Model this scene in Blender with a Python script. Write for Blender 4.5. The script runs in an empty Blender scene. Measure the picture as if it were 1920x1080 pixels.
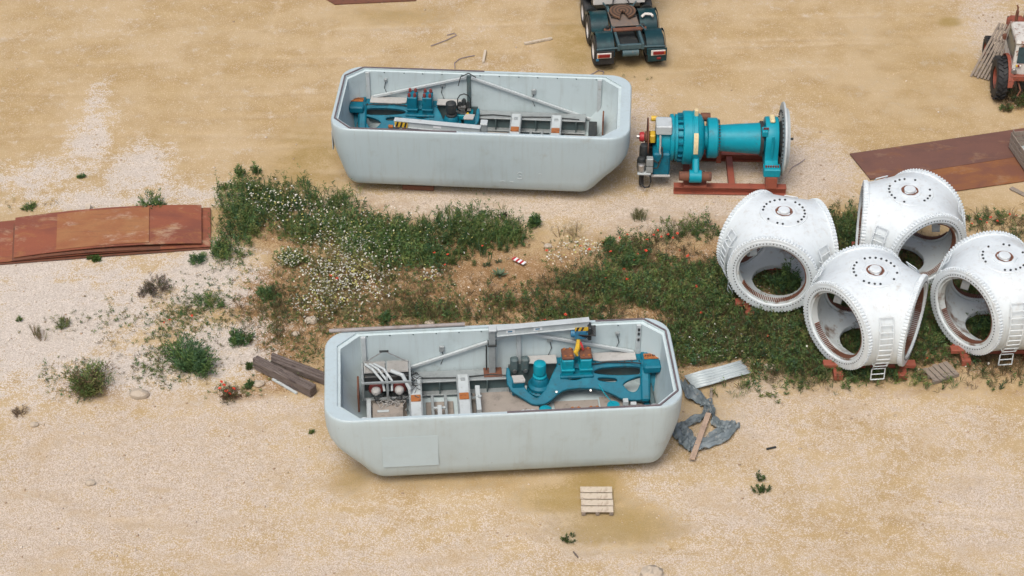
import bpy, bmesh, math, random
import numpy as np
from mathutils import Vector, Matrix
random.seed(7); rng = np.random.default_rng(7)
R = math.radians; PI = math.pi
S = bpy.context.scene; COL = S.collection

# ------------------------------------------------------------------ camera
PITCH, DIST = 38.1, 59.3
cd = bpy.data.cameras.new('camera'); cam = bpy.data.objects.new('camera', cd); COL.objects.link(cam)
cd.sensor_width = 36; cd.lens = 70; cd.clip_end = 5000; cd.clip_start = .5
CP = np.array([0, -DIST*math.cos(R(PITCH)), DIST*math.sin(R(PITCH))])
cam.location = CP; cam.rotation_euler = (R(90-PITCH), 0, 0)
S.camera = cam
# ------------------------------------------------------------------ light: bright overcast
W = bpy.data.worlds.new('World'); S.world = W; W.use_nodes = True
nt = W.node_tree; sky = nt.nodes.new('ShaderNodeTexSky'); sky.sky_type = 'NISHITA'; sky.sun_disc = False
SUN_EL, SUN_AZ = 62, 200          # azimuth measured clockwise from +y
sky.sun_elevation = R(SUN_EL); sky.sun_rotation = R(SUN_AZ); sky.dust_density = 7; sky.air_density = .8; sky.ozone_density = .6
bg = nt.nodes['Background']; bg.inputs[1].default_value = .13
nt.links.new(sky.outputs[0], bg.inputs[0])
sl = bpy.data.lights.new('sun', 'SUN'); sl.energy = 1.5; sl.angle = R(26); sl.color = (1, .985, .96)
sun = bpy.data.objects.new('sun', sl); COL.objects.link(sun)
az = R(SUN_AZ); el = R(SUN_EL)
sd = Vector((math.sin(az)*math.cos(el), math.cos(az)*math.cos(el), math.sin(el)))
sun.rotation_euler = sd.to_track_quat('Z', 'Y').to_euler(); sun.location = sd*60
S.view_settings.view_transform = 'Standard'; S.view_settings.look = 'None'
S.view_settings.exposure = .11; S.view_settings.gamma = 1; S.view_settings.use_curve_mapping = False
S.render.engine = 'CYCLES'; S.cycles.use_denoising = True
S.cycles.max_bounces = 4; S.cycles.diffuse_bounces = 3; S.cycles.transparent_max_bounces = 8

# ------------------------------------------------------------------ measuring helper: photo point -> point on a level plane
_p = R(PITCH); _f = 70/36*1920
_fw = np.array([0, math.cos(_p), -math.sin(_p)]); _up = np.array([0, math.sin(_p), math.cos(_p)])
def G(px, py, z=0.):
    d = _fw*_f + np.array([1., 0, 0])*(px-960) - _up*(py-540)
    return Vector(CP + d*((z-CP[2])/d[2]))

# ------------------------------------------------------------------ materials
MATS = {}
def lin(c):
    return tuple(((v/255)/12.92 if v/255 <= .04045 else ((v/255+.055)/1.055)**2.4) for v in c)
def nd(nt, t, **k):
    n = nt.nodes.new(t)
    for a, v in k.items(): setattr(n, a, v)
    return n
def newmat(name):
    m = bpy.data.materials.new(name); m.use_nodes = True
    nt = m.node_tree; b = nt.nodes['Principled BSDF']
    return m, nt, b
def noise(nt, vec, scale, detail=4, rough=.6, dist=0):
    n = nd(nt, 'ShaderNodeTexNoise'); n.inputs['Scale'].default_value = scale; n.inputs['Detail'].default_value = detail
    n.inputs['Roughness'].default_value = rough; n.inputs['Distortion'].default_value = dist
    nt.links.new(vec, n.inputs['Vector']); return n.outputs['Fac']
def ramp(nt, fac, a, b, smooth=True):
    r = nd(nt, 'ShaderNodeMapRange'); r.interpolation_type = 'SMOOTHSTEP' if smooth else 'LINEAR'
    r.inputs['From Min'].default_value = a; r.inputs['From Max'].default_value = b
    nt.links.new(fac, r.inputs['Value']); return r.outputs['Result']
def mix(nt, fac, a, b, blend='MIX'):
    m = nd(nt, 'ShaderNodeMix', data_type='RGBA', blend_type=blend)
    for i, v in ((6, a), (7, b)):
        if isinstance(v, (tuple, list)): m.inputs[i].default_value = (*v[:3], 1)
        else: nt.links.new(v, m.inputs[i])
    if isinstance(fac, (int, float)): m.inputs[0].default_value = fac
    else: nt.links.new(fac, m.inputs[0])
    return m.outputs[2]
def math_(nt, op, a, b=0.):
    m = nd(nt, 'ShaderNodeMath', operation=op)
    for i, v in ((0, a), (1, b)):
        if isinstance(v, (int, float)): m.inputs[i].default_value = v
        else: nt.links.new(v, m.inputs[i])
    return m.outputs[0]
def bump(nt, b, h, strength=.3, dist=.02):
    n = nd(nt, 'ShaderNodeBump'); n.inputs['Strength'].default_value = strength; n.inputs['Distance'].default_value = dist
    nt.links.new(h, n.inputs['Height']); nt.links.new(n.outputs[0], b.inputs['Normal'])
def pm(name, base, rough=.6, metal=0., alt=None, alt_lo=.5, alt_hi=.7, scale=2., dirt=None, dirt_lo=.55, dirt_hi=.8, dscale=5., bmp=0., bscale=40, var=.12, stretch=None, world=False, streak=None, speck=None):
    """painted / weathered surface: base colour with mottling, a second tone in patches and dirt in finer patches"""
    if name in MATS: return MATS[name]
    m, nt, b = newmat(name)
    tc = nd(nt, 'ShaderNodeTexCoord'); vec = tc.outputs['Object']
    if stretch:
        mp = nd(nt, 'ShaderNodeMapping'); mp.inputs['Scale'].default_value = stretch
        nt.links.new(vec, mp.inputs[0]); vec = mp.outputs[0]
    if world: vec = nd(nt, 'ShaderNodeNewGeometry').outputs['Position']
    c = mix(nt, noise(nt, vec, scale*1.7, 3), tuple(v*(1-var) for v in base), tuple(min(1, v*(1+var)) for v in base))
    if alt: c = mix(nt, ramp(nt, noise(nt, vec, scale, 4, .65), alt_lo, alt_hi), c, alt)
    if dirt: c = mix(nt, ramp(nt, noise(nt, vec, dscale, 5, .7), dirt_lo, dirt_hi), c, dirt)
    if streak:
        mp = nd(nt, 'ShaderNodeMapping'); mp.inputs['Scale'].default_value = (3.2, 3.2, .22); nt.links.new(vec, mp.inputs[0])
        c = mix(nt, math_(nt, 'MULTIPLY', ramp(nt, noise(nt, mp.outputs[0], 2.2, 4, .7), .48, .78), streak[3]), c, streak[:3])
    if speck: c = mix(nt, ramp(nt, noise(nt, vec, speck[3], 4, .75), .66, .74), c, speck[:3])
    nt.links.new(c, b.inputs['Base Color'])
    b.inputs['Roughness'].default_value = rough; b.inputs['Metallic'].default_value = metal
    if bmp: bump(nt, b, noise(nt, vec, bscale, 5), bmp)
    MATS[name] = m; return m
WHITE = pm('white_gelcoat', (.42, .515, .545), .42, alt=(.395, .48, .505), scale=.8, dirt=(.36, .40, .39), dirt_lo=.56, dirt_hi=.85, dscale=1.6, var=.04, streak=(.32, .335, .31, .32), speck=(.30, .33, .33, 7))
WHITE_IN = pm('pale_inner_gelcoat', (.48, .575, .59), .5, alt=(.43, .52, .53), scale=1.1, dirt=(.30, .33, .31), dirt_lo=.6, dirt_hi=.85, dscale=2.2, var=.05, streak=(.30, .33, .31, .35))
HUBW = pm('white_hub_paint', (.61, .675, .70), .45, alt=(.55, .61, .635), alt_lo=.48, alt_hi=.70, scale=1.4, dirt=(.44, .46, .45), dirt_lo=.58, dirt_hi=.82, dscale=4, var=.07, bmp=.05, world=True, streak=(.40, .37, .32, .4))
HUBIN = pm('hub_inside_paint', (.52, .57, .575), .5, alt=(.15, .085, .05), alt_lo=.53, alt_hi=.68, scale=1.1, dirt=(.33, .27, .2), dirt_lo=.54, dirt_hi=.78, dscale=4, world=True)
TEAL = pm('teal_paint', (.004, .13, .196), .5, alt=(.005, .165, .235), scale=2.5, dirt=(.02, .06, .07), dirt_lo=.50, dirt_hi=.80, dscale=4, var=.15, speck=(.10, .055, .03, 9))
TEALB = pm('bright_teal_paint', (.004, .255, .335), .42, alt=(.006, .29, .37), scale=3, dirt=(.02, .12, .15), dirt_lo=.53, dirt_hi=.82, dscale=3.5, var=.12, speck=(.08, .07, .05, 8))
GREY = pm('galvanised_grey', (.30, .335, .34), .5, .25, alt=(.24, .265, .265), scale=4, dirt=(.22, .18, .14), dirt_lo=.62, dirt_hi=.85, dscale=7)
LGREY = pm('light_grey_paint', (.44, .49, .50), .5, alt=(.38, .42, .42), scale=3, dirt=(.27, .23, .18), dirt_lo=.6, dirt_hi=.84, dscale=6)
DGREY = pm('dark_teal_grey', (.075, .115, .12), .6, alt=(.11, .14, .14), scale=3, dirt=(.12, .10, .07), dscale=6)
TAN = pm('dusty_floor', (.30, .27, .235), .85, alt=(.22, .20, .175), scale=2, dirt=(.14, .12, .10), dirt_lo=.55, dirt_hi=.8, dscale=6, bmp=.15)
COVER = pm('pale_cover', (.40, .40, .385), .75, alt=(.33, .335, .32), scale=4, dirt=(.25, .22, .18), dscale=8)
BLACK = pm('black_rubber', (.018, .019, .02), .7, alt=(.035, .035, .034), scale=6, dirt=(.12, .10, .075), dirt_lo=.62, dirt_hi=.9, dscale=5)
DARK = pm('dark_machinery', (.03, .036, .038), .5, .2, alt=(.06, .06, .055), scale=8, dirt=(.12, .085, .05), dscale=10)
STEEL = pm('bare_steel', (.42, .42, .41), .35, .8, alt=(.3, .29, .27), scale=10)
SEAL = pm('purple_grey_seal', (.115, .095, .105), .7, alt=(.16, .13, .13), scale=4)
for _m in (TEAL, TEALB): _m.node_tree.nodes['Principled BSDF'].inputs['Specular IOR Level'].default_value = .25
RUSTO = pm('orange_rust', (.33, .115, .03), .85, alt=(.17, .06, .025), scale=8, dirt=(.24, .17, .11), dscale=12, bmp=.2)
RUSTB = pm('rusty_brown_steel', (.15, .060, .034), .8, alt=(.09, .042, .03), scale=6, dirt=(.25, .10, .035), dscale=7, bmp=.15)
REDOX = pm('red_oxide_paint', (.275, .075, .045), .6, alt=(.22, .062, .04), scale=3, dirt=(.16, .085, .05), dscale=6, dirt_lo=.56)
REDCAP = pm('red_cap', (.19, .035, .03), .55, alt=(.1, .03, .025), scale=20)
YELLOW = pm('yellow_paint', (.62, .40, .03), .5, alt=(.5, .33, .05), scale=12)
CREAM = pm('cream_label', (.62, .52, .30), .6, alt=(.5, .42, .25), scale=12)
STICK = pm('sticker_white', (.68, .71, .72), .5)
CHALK = pm('chalk', (.55, .60, .62), .9)
BLUEP = pm('blue_paint', (.03, .17, .30), .45, alt=(.03, .11, .18), scale=10)
WOODG = pm('weathered_wood', (.25, .21, .17), .9, alt=(.17, .145, .125), scale=5, dirt=(.09, .075, .06), dscale=9, bmp=.3, bscale=30)
WOODP = pm('pale_bleached_wood', (.50, .44, .35), .9, alt=(.40, .335, .26), scale=6, dirt=(.27, .20, .14), dscale=12, bmp=.25)
WOODD = pm('old_dark_timber', (.125, .10, .088), .92, alt=(.20, .17, .15), scale=3, dirt=(.045, .034, .03), dirt_lo=.5, dirt_hi=.68, dscale=4, bmp=.6, bscale=12, stretch=(.6, 5, 5))
WOODT = pm('tan_plank_wood', (.42, .31, .23), .9, alt=(.32, .235, .175), scale=4, dirt=(.2, .14, .1), dscale=10, bmp=.25)
TRUCKG = pm('dark_green_truck_paint', (.008, .036, .044), .33, alt=(.014, .058, .066), scale=4, dirt=(.12, .13, .11), dirt_lo=.6, dirt_hi=.86, dscale=7)
CHASSIS = pm('grey_green_chassis', (.05, .098, .112), .5, alt=(.035, .06, .066), scale=6, dirt=(.17, .10, .06), dscale=8)
TRUCKG.node_tree.nodes['Principled BSDF'].inputs['Specular IOR Level'].default_value = .3
TRACW = pm('peeling_white_paint', (.52, .51, .47), .7, alt=(.42, .40, .36), scale=3, dirt=(.20, .09, .05), dirt_lo=.52, dirt_hi=.64, dscale=4.5)
TRACR = pm('faded_red_paint', (.27, .066, .036), .7, alt=(.18, .055, .035), scale=3, dirt=(.10, .05, .035), dscale=5, dirt_lo=.48, dirt_hi=.7)
REDLT = pm('red_lens', (.20, .008, .010), .3); ORLT = pm('orange_lens', (.42, .12, .02), .3); PLATEW = pm('pale_plastic', (.6, .58, .54), .5)
GLASSD = pm('dark_glass', (.03, .055, .06), .12, alt=(.015, .02, .02), scale=6)
SHEETM = pm('corrugated_zinc', (.42, .48, .49), .5, .15, alt=(.36, .41, .42), scale=2, dirt=(.24, .14, .09), dirt_lo=.66, dirt_hi=.8, dscale=3)
TARP = pm('grey_plastic_sheet', (.15, .185, .20), .5, alt=(.24, .28, .29), scale=3, dirt=(.34, .28, .20), dirt_lo=.58, dirt_hi=.75, dscale=6)
ROCK = pm('pale_rock', (.44, .38, .30), .95, alt=(.34, .28, .21), scale=6, bmp=.4)
REDP = pm('red_stripe_paint', (.42, .03, .035), .5); WIRE = pm('grey_wire', (.22, .19, .21), .6)
STRAW = pm('dry_stalks', (.24, .17, .10), .9); STEMM = pm('green_stem', (.07, .11, .035), .8)
def rustplate(name, a, b, c, pale):
    m, nt, bs = newmat(name); tc = nd(nt, 'ShaderNodeTexCoord'); v = tc.outputs['Object']
    mp = nd(nt, 'ShaderNodeMapping'); mp.inputs['Scale'].default_value = (.55, 1, 1); nt.links.new(v, mp.inputs[0]); v = mp.outputs[0]
    col = mix(nt, ramp(nt, noise(nt, v, 1.1, 5, .6, .5), .38, .62), a, b)
    col = mix(nt, ramp(nt, noise(nt, v, 1.8, 7, .7, .8), .52, .74), col, c)
    col = mix(nt, math_(nt, 'MULTIPLY', ramp(nt, noise(nt, v, 1.5, 6, .75, .3), .54, .70), .8), col, pale)
    mp2 = nd(nt, 'ShaderNodeMapping'); mp2.inputs['Scale'].default_value = (.5, 7, 1); mp2.inputs['Rotation'].default_value = (0, 0, R(8)); nt.links.new(v, mp2.inputs[0])
    col = mix(nt, math_(nt, 'MULTIPLY', ramp(nt, noise(nt, mp2.outputs[0], 2.2, 5, .7), .55, .75), .5), col, (.10, .05, .035))
    col = mix(nt, noise(nt, v, 30, 4), col, mix(nt, .5, col, (.09, .045, .03)))
    nt.links.new(col, bs.inputs['Base Color']); bs.inputs['Roughness'].default_value = .75
    bump(nt, bs, noise(nt, v, 25, 6), .15, .01)
    MATS[name] = m; return m
PLATE_L = rustplate('rust_red_plate', (.30, .088, .042), (.225, .066, .038), (.36, .155, .05), (.48, .33, .21))
PLATE_O = rustplate('rust_ochre_plate', (.37, .17, .065), (.32, .115, .045), (.40, .20, .07), (.55, .42, .31))
PLATE_R = rustplate('rust_purple_plate', (.165, .078, .058), (.135, .066, .052), (.24, .10, .04), (.30, .185, .115))
PLATE_R2 = rustplate('rust_orange_plate', (.19, .074, .042), (.27, .105, .032), (.36, .16, .035), (.33, .21, .13))
def leafmat(name):
    m, nt, b = newmat(name); a = nd(nt, 'ShaderNodeAttribute', attribute_name='col')
    nt.links.new(a.outputs['Color'], b.inputs['Base Color']); b.inputs['Roughness'].default_value = .65
    t = nd(nt, 'ShaderNodeBsdfTranslucent'); nt.links.new(a.outputs['Color'], t.inputs[0])
    mx = nd(nt, 'ShaderNodeMixShader'); mx.inputs[0].default_value = .25
    nt.links.new(b.outputs[0], mx.inputs[1]); nt.links.new(t.outputs[0], mx.inputs[2])
    nt.links.new(mx.outputs[0], nt.nodes['Material Output'].inputs[0]); MATS[name] = m; return m
LEAF = leafmat('leaf')

# ------------------------------------------------------------------ mesh builder
class MB:
    def __init__(s): s.v = []; s.f = []; s.m = []; s.mats = []; s.cur = 0; s.M = Matrix()
    def at(s, M=None): s.M = M or Matrix(); return s
    def use(s, m):
        if m not in s.mats: s.mats.append(m)
        s.cur = s.mats.index(m); return s
    def add(s, vs, fs):
        o = len(s.v); s.v += [s.M @ Vector(v) for v in vs]
        s.f += [tuple(i+o for i in f) for f in fs]; s.m += [s.cur]*len(fs); return s
    def box(s, x0, x1, y0, y1, z0, z1, b=.0):
        if b <= 0:
            vs = [(x, y, z) for z in (z0, z1) for y in (y0, y1) for x in (x0, x1)]
            return s.add(vs, [(0, 2, 3, 1), (4, 5, 7, 6), (0, 1, 5, 4), (2, 6, 7, 3), (0, 4, 6, 2), (1, 3, 7, 5)])
        b = min(b, (x1-x0)*.45, (y1-y0)*.45, (z1-z0)*.45)
        vs = []; idx = {}
        X = (x0, x1); Y = (y0, y1); Z = (z0, z1)
        for i in (0, 1):
            for j in (0, 1):
                for k in (0, 1):
                    sx = b if i == 0 else -b; sy = b if j == 0 else -b; sz = b if k == 0 else -b
                    for a, q in (('x', (X[i], Y[j]+sy, Z[k]+sz)), ('y', (X[i]+sx, Y[j], Z[k]+sz)), ('z', (X[i]+sx, Y[j]+sy, Z[k]))):
                        idx[(i, j, k, a)] = len(vs); vs.append(q)
        I = idx; fs = []
        for i in (0, 1):
            q = [I[(i, 0, 0, 'x')], I[(i, 1, 0, 'x')], I[(i, 1, 1, 'x')], I[(i, 0, 1, 'x')]]; fs.append(q if i else q[::-1])
            q = [I[(0, i, 0, 'y')], I[(0, i, 1, 'y')], I[(1, i, 1, 'y')], I[(1, i, 0, 'y')]]; fs.append(q if i else q[::-1])
            q = [I[(0, 0, i, 'z')], I[(1, 0, i, 'z')], I[(1, 1, i, 'z')], I[(0, 1, i, 'z')]]; fs.append(q if i else q[::-1])
        for j in (0, 1):
            for k in (0, 1):
                fs.append([I[(0, j, k, 'y')], I[(1, j, k, 'y')], I[(1, j, k, 'z')], I[(0, j, k, 'z')]])
                fs.append([I[(j, 0, k, 'x')], I[(j, 1, k, 'x')], I[(j, 1, k, 'z')], I[(j, 0, k, 'z')]])
                fs.append([I[(j, k, 0, 'x')], I[(j, k, 1, 'x')], I[(j, k, 1, 'y')], I[(j, k, 0, 'y')]])
                for i in (0, 1): pass
        for i in (0, 1):
            for j in (0, 1):
                for k in (0, 1): fs.append([I[(i, j, k, a)] for a in 'xyz'])
        return s.add(vs, fs)
    def lathe(s, prof, n=24, axis='z', caps=True, a0=0, a1=2*PI):
        """prof: (radius, along) pairs"""
        full = abs(a1-a0-2*PI) < 1e-6; m = n if full else n+1
        vs = []
        for r, h in prof:
            for k in range(m):
                a = a0+(a1-a0)*k/n; c, q = r*math.cos(a), r*math.sin(a)
                vs.append({'z': (c, q, h), 'x': (h, c, q), 'y': (q, h, c)}[axis])
        fs = []
        for i in range(len(prof)-1):
            for k in range(n):
                k2 = (k+1) % m; fs.append((i*m+k, i*m+k2, (i+1)*m+k2, (i+1)*m+k))
        if caps and full:
            if prof[0][0] > 1e-5: fs.append(tuple(range(m))[::-1])
            if prof[-1][0] > 1e-5: fs.append(tuple((len(prof)-1)*m+k for k in range(m)))
        return s.add(vs, fs)
    def cyl(s, p, q, r, n=12, r2=None):
        p, q = Vector(p), Vector(q); d = q-p; L = d.length; old = s.M
        s.M = old @ (Matrix.Translation(p) @ d.to_track_quat('Z', 'Y').to_matrix().to_4x4())
        s.lathe([(r, 0), (r if r2 is None else r2, L)], n); s.M = old; return s
    def bar(s, p, q, w, h, b=.0, roll=0):
        p, q = Vector(p), Vector(q); d = q-p; L = d.length; old = s.M
        s.M = old @ (Matrix.Translation(p) @ d.to_track_quat('X', 'Z').to_matrix().to_4x4() @ Matrix.Rotation(roll, 4, 'X'))
        s.box(0, L, -w/2, w/2, -h/2, h/2, b); s.M = old; return s
    def tube(s, pts, r, n=6, cap=True):
        pts = [Vector(p) for p in pts]; vs = []; fs = []
        up = Vector((0, 0, 1))
        for i, p in enumerate(pts):
            d = (pts[min(i+1, len(pts)-1)]-pts[max(i-1, 0)]).normalized()
            u = d.cross(up if abs(d.z) < .95 else Vector((1, 0, 0))).normalized(); w = u.cross(d)
            rr = r[i] if isinstance(r, (list, tuple)) else r
            for k in range(n):
                a = 2*PI*k/n; vs.append(p+u*rr*math.cos(a)+w*rr*math.sin(a))
        for i in range(len(pts)-1):
            for k in range(n): fs.append((i*n+k, i*n+(k+1) % n, (i+1)*n+(k+1) % n, (i+1)*n+k))
        if cap: fs += [tuple(range(n))[::-1], tuple((len(pts)-1)*n+k for k in range(n))]
        return s.add(vs, fs)
    def prism(s, poly, z0, z1):
        n = len(poly); vs = [(x, y, z0) for x, y in poly]+[(x, y, z1) for x, y in poly]
        fs = [tuple(range(n))[::-1], tuple(range(n, 2*n))]+[(i, (i+1) % n, (i+1) % n+n, i+n) for i in range(n)]
        return s.add(vs, fs)
    def loft(s, rings, c0=True, c1=True):
        n = len(rings[0]); vs = [p for r in rings for p in r]; fs = []
        for i in range(len(rings)-1):
            for k in range(n): fs.append((i*n+k, i*n+(k+1) % n, (i+1)*n+(k+1) % n, (i+1)*n+k))
        if c0: fs.append(tuple(range(n))[::-1])
        if c1: fs.append(tuple((len(rings)-1)*n+k for k in range(n)))
        return s.add(vs, fs)
    def mesh(s, name, mat=None, smooth=35):
        me = bpy.data.meshes.new(name); me.from_pydata([tuple(v) for v in s.v], [], s.f)
        bm = bmesh.new(); bm.from_mesh(me); bmesh.ops.recalc_face_normals(bm, faces=bm.faces); bm.to_mesh(me); bm.free()
        for m in (s.mats or [mat]): me.materials.append(m)
        if s.mats: me.polygons.foreach_set('material_index', s.m)
        if smooth:
            me.polygons.foreach_set('use_smooth', [True]*len(me.polygons)); me.set_sharp_from_angle(angle=R(smooth))
        me.update(); return me
    def build(s, name, mat=None, parent=None, smooth=35, label=None):
        return ob(name, s.mesh(name, mat, smooth), parent, label)
def ob(name, me, parent=None, label=None):
    o = bpy.data.objects.new(name, me); COL.objects.link(o)
    if parent is not None: o.parent = parent
    if label: o['label'] = label
    return o
def tag(o, label=None, cat=None, group=None, kind=None):
    for k, v in (('label', label), ('category', cat), ('group', group), ('kind', kind)):
        if v: o[k] = v
    return o
def thing(name, label, cat, loc=(0, 0, 0), rz=0, group=None):
    o = bpy.data.objects.new(name, None); COL.objects.link(o); o.location = loc; o.rotation_euler = (0, 0, R(rz)); o.empty_display_size = .3
    return tag(o, label, cat, group)
def copy_tree(o, parent=None):
    c = o.copy(); COL.objects.link(c); c.parent = parent
    for ch in list(o.children): copy_tree(ch, c)
    return c
def plate2d(name, outer, holes, thick, bev, M, mat, parent):
    """flat casting with openings: outline + holes, extruded and edge-rounded"""
    cu = bpy.data.curves.new(name, 'CURVE'); cu.dimensions = '2D'; cu.fill_mode = 'BOTH'
    cu.extrude = thick/2; cu.bevel_depth = bev; cu.bevel_resolution = 1; cu.offset = -bev
    for pts in [outer]+holes:
        sp = cu.splines.new('POLY'); sp.points.add(len(pts)-1); sp.use_cyclic_u = True
        for p, q in zip(sp.points, pts): p.co = (q[0], q[1], 0, 1)
    t = bpy.data.objects.new('tmp', cu); COL.objects.link(t)
    bpy.context.view_layer.update()
    me = bpy.data.meshes.new_from_object(t.evaluated_get(bpy.context.evaluated_depsgraph_get()))
    bpy.data.objects.remove(t); me.transform(M); me.materials.clear(); me.materials.append(mat); me.name = name
    me.polygons.foreach_set('use_smooth', [True]*len(me.polygons)); me.set_sharp_from_angle(angle=R(40))
    return ob(name, me, parent)
def smoothpoly(pts, it=2):
    for _ in range(it):
        o = []
        for i in range(len(pts)):
            a, b = pts[i], pts[(i+1) % len(pts)]
            o += [(a[0]*.75+b[0]*.25, a[1]*.75+b[1]*.25), (a[0]*.25+b[0]*.75, a[1]*.25+b[1]*.75)]
        pts = o
    return pts

# ------------------------------------------------------------------ numpy value noise for terrain and scatter
_perm = rng.random((64, 64))
def vnoise(x, y, sc):
    x = x*sc+100; y = y*sc+100; xi = np.floor(x).astype(int); yi = np.floor(y).astype(int)
    u = x-xi; v = y-yi; u = u*u*(3-2*u); v = v*v*(3-2*v)
    g = lambda a, b: _perm[a % 64, b % 64]
    return (g(xi, yi)*(1-u)+g(xi+1, yi)*u)*(1-v)+(g(xi, yi+1)*(1-u)+g(xi+1, yi+1)*u)*v
def fbm(x, y, sc, o=4): return sum(vnoise(x+7*i, y-3*i, sc*2**i)*.5**(i+1) for i in range(o))/(1-.5**o)
def blobs(x, y, L):
    """soft ellipses measured on the photo (centre and half-axes in photo pixels), laid on the ground in metres"""
    w = np.zeros_like(x)
    for px, py, rx, ry, s in L:
        c = G(px, py); ex = abs(G(px+rx, py).x-c.x); ey = abs(G(px, py-ry).y-G(px, py+ry).y)/2
        d = np.sqrt(((x-c.x)/ex)**2+((y-c.y)/ey)**2)
        w = np.maximum(w, s*np.clip((1.7-d)/1.3, 0, 1))
    return w
Z_PINK = [(960, 1040, 1000, 130, .55), (1500, 860, 300, 160, .5), (400, 830, 300, 80, .6), (250, 900, 420, 190, .85), (640, 1010, 300, 90, .6), (60, 1000, 200, 120, .9), (870, 960, 160, 60, .45), (1090, 1000, 130, 60, .8), (1350, 960, 160, 90, .7), (1420, 780, 90, 90, .75),
          (1600, 760, 200, 50, .6), (1850, 960, 150, 120, .8), (1650, 900, 200, 120, .45), (900, 385, 300, 34, .95), (1260, 400, 200, 45, 1), (1500, 320, 110, 60, .95), (1330, 330, 150, 60, .95), (1200, 250, 40, 90, .7),
          (660, 1060, 500, 40, .75), (1230, 900, 60, 50, .7), (500, 760, 140, 25, .8), (1870, 60, 60, 90, .75), (1480, 240, 60, 60, .4), (150, 60, 150, 50, .2), (800, 40, 150, 50, .3), (1760, 790, 180, 60, .6), (1000, 130, 220, 20, .35)]
Z_WHITE = [(90, 600, 160, 120, 1), (200, 560, 150, 100, .75), (380, 520, 90, 60, .9), (420, 660, 90, 60, .9), (60, 500, 90, 40, .9), (250, 690, 120, 40, .85), (170, 260, 40, 55, .8), (265, 320, 55, 50, .85), (70, 330, 80, 35, .7), (180, 190, 22, 40, .55), (330, 360, 120, 26, .6), (200, 375, 200, 20, .7), (560, 385, 60, 15, .4)]
Z_SOIL = [(640, 560, 200, 75, 1.25), (850, 540, 250, 70, 1.2), (1050, 540, 180, 70, 1.1), (500, 560, 70, 60, 1.1), (530, 640, 70, 45, 1.2), (1330, 540, 250, 110, .9), (1650, 570, 330, 120, 1), (330, 580, 100, 50, .5), (190, 545, 90, 50, .4), (540, 700, 90, 35, .9), (170, 720, 80, 30, .8), (450, 735, 60, 15, .7), (600, 430, 180, 50, .9), (850, 460, 150, 40, .9), (1250, 640, 130, 80, .8), (1880, 620, 120, 90, .9), (1905, 190, 40, 20, .8), (360, 650, 60, 40, .7)]
Z_DAMP_DARK = [(1110, 905, 44, 20, 1.1), (1070, 935, 85, 26, 1), (1150, 985, 110, 40, .85), (575, 300, 60, 60, .6), (1075, 95, 45, 70, .6), (660, 900, 40, 30, .5), (1180, 130, 90, 18, .5), (740, 30, 110, 18, .45), (1350, 760, 55, 70, .3), (1600, 400, 80, 22, .45), (1780, 40, 20, 8, 1), (1690, 120, 120, 100, .18), (850, 905, 260, 16, .3)]  # damp sand round the pallet; other ellipses just darken ground towards olive

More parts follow.
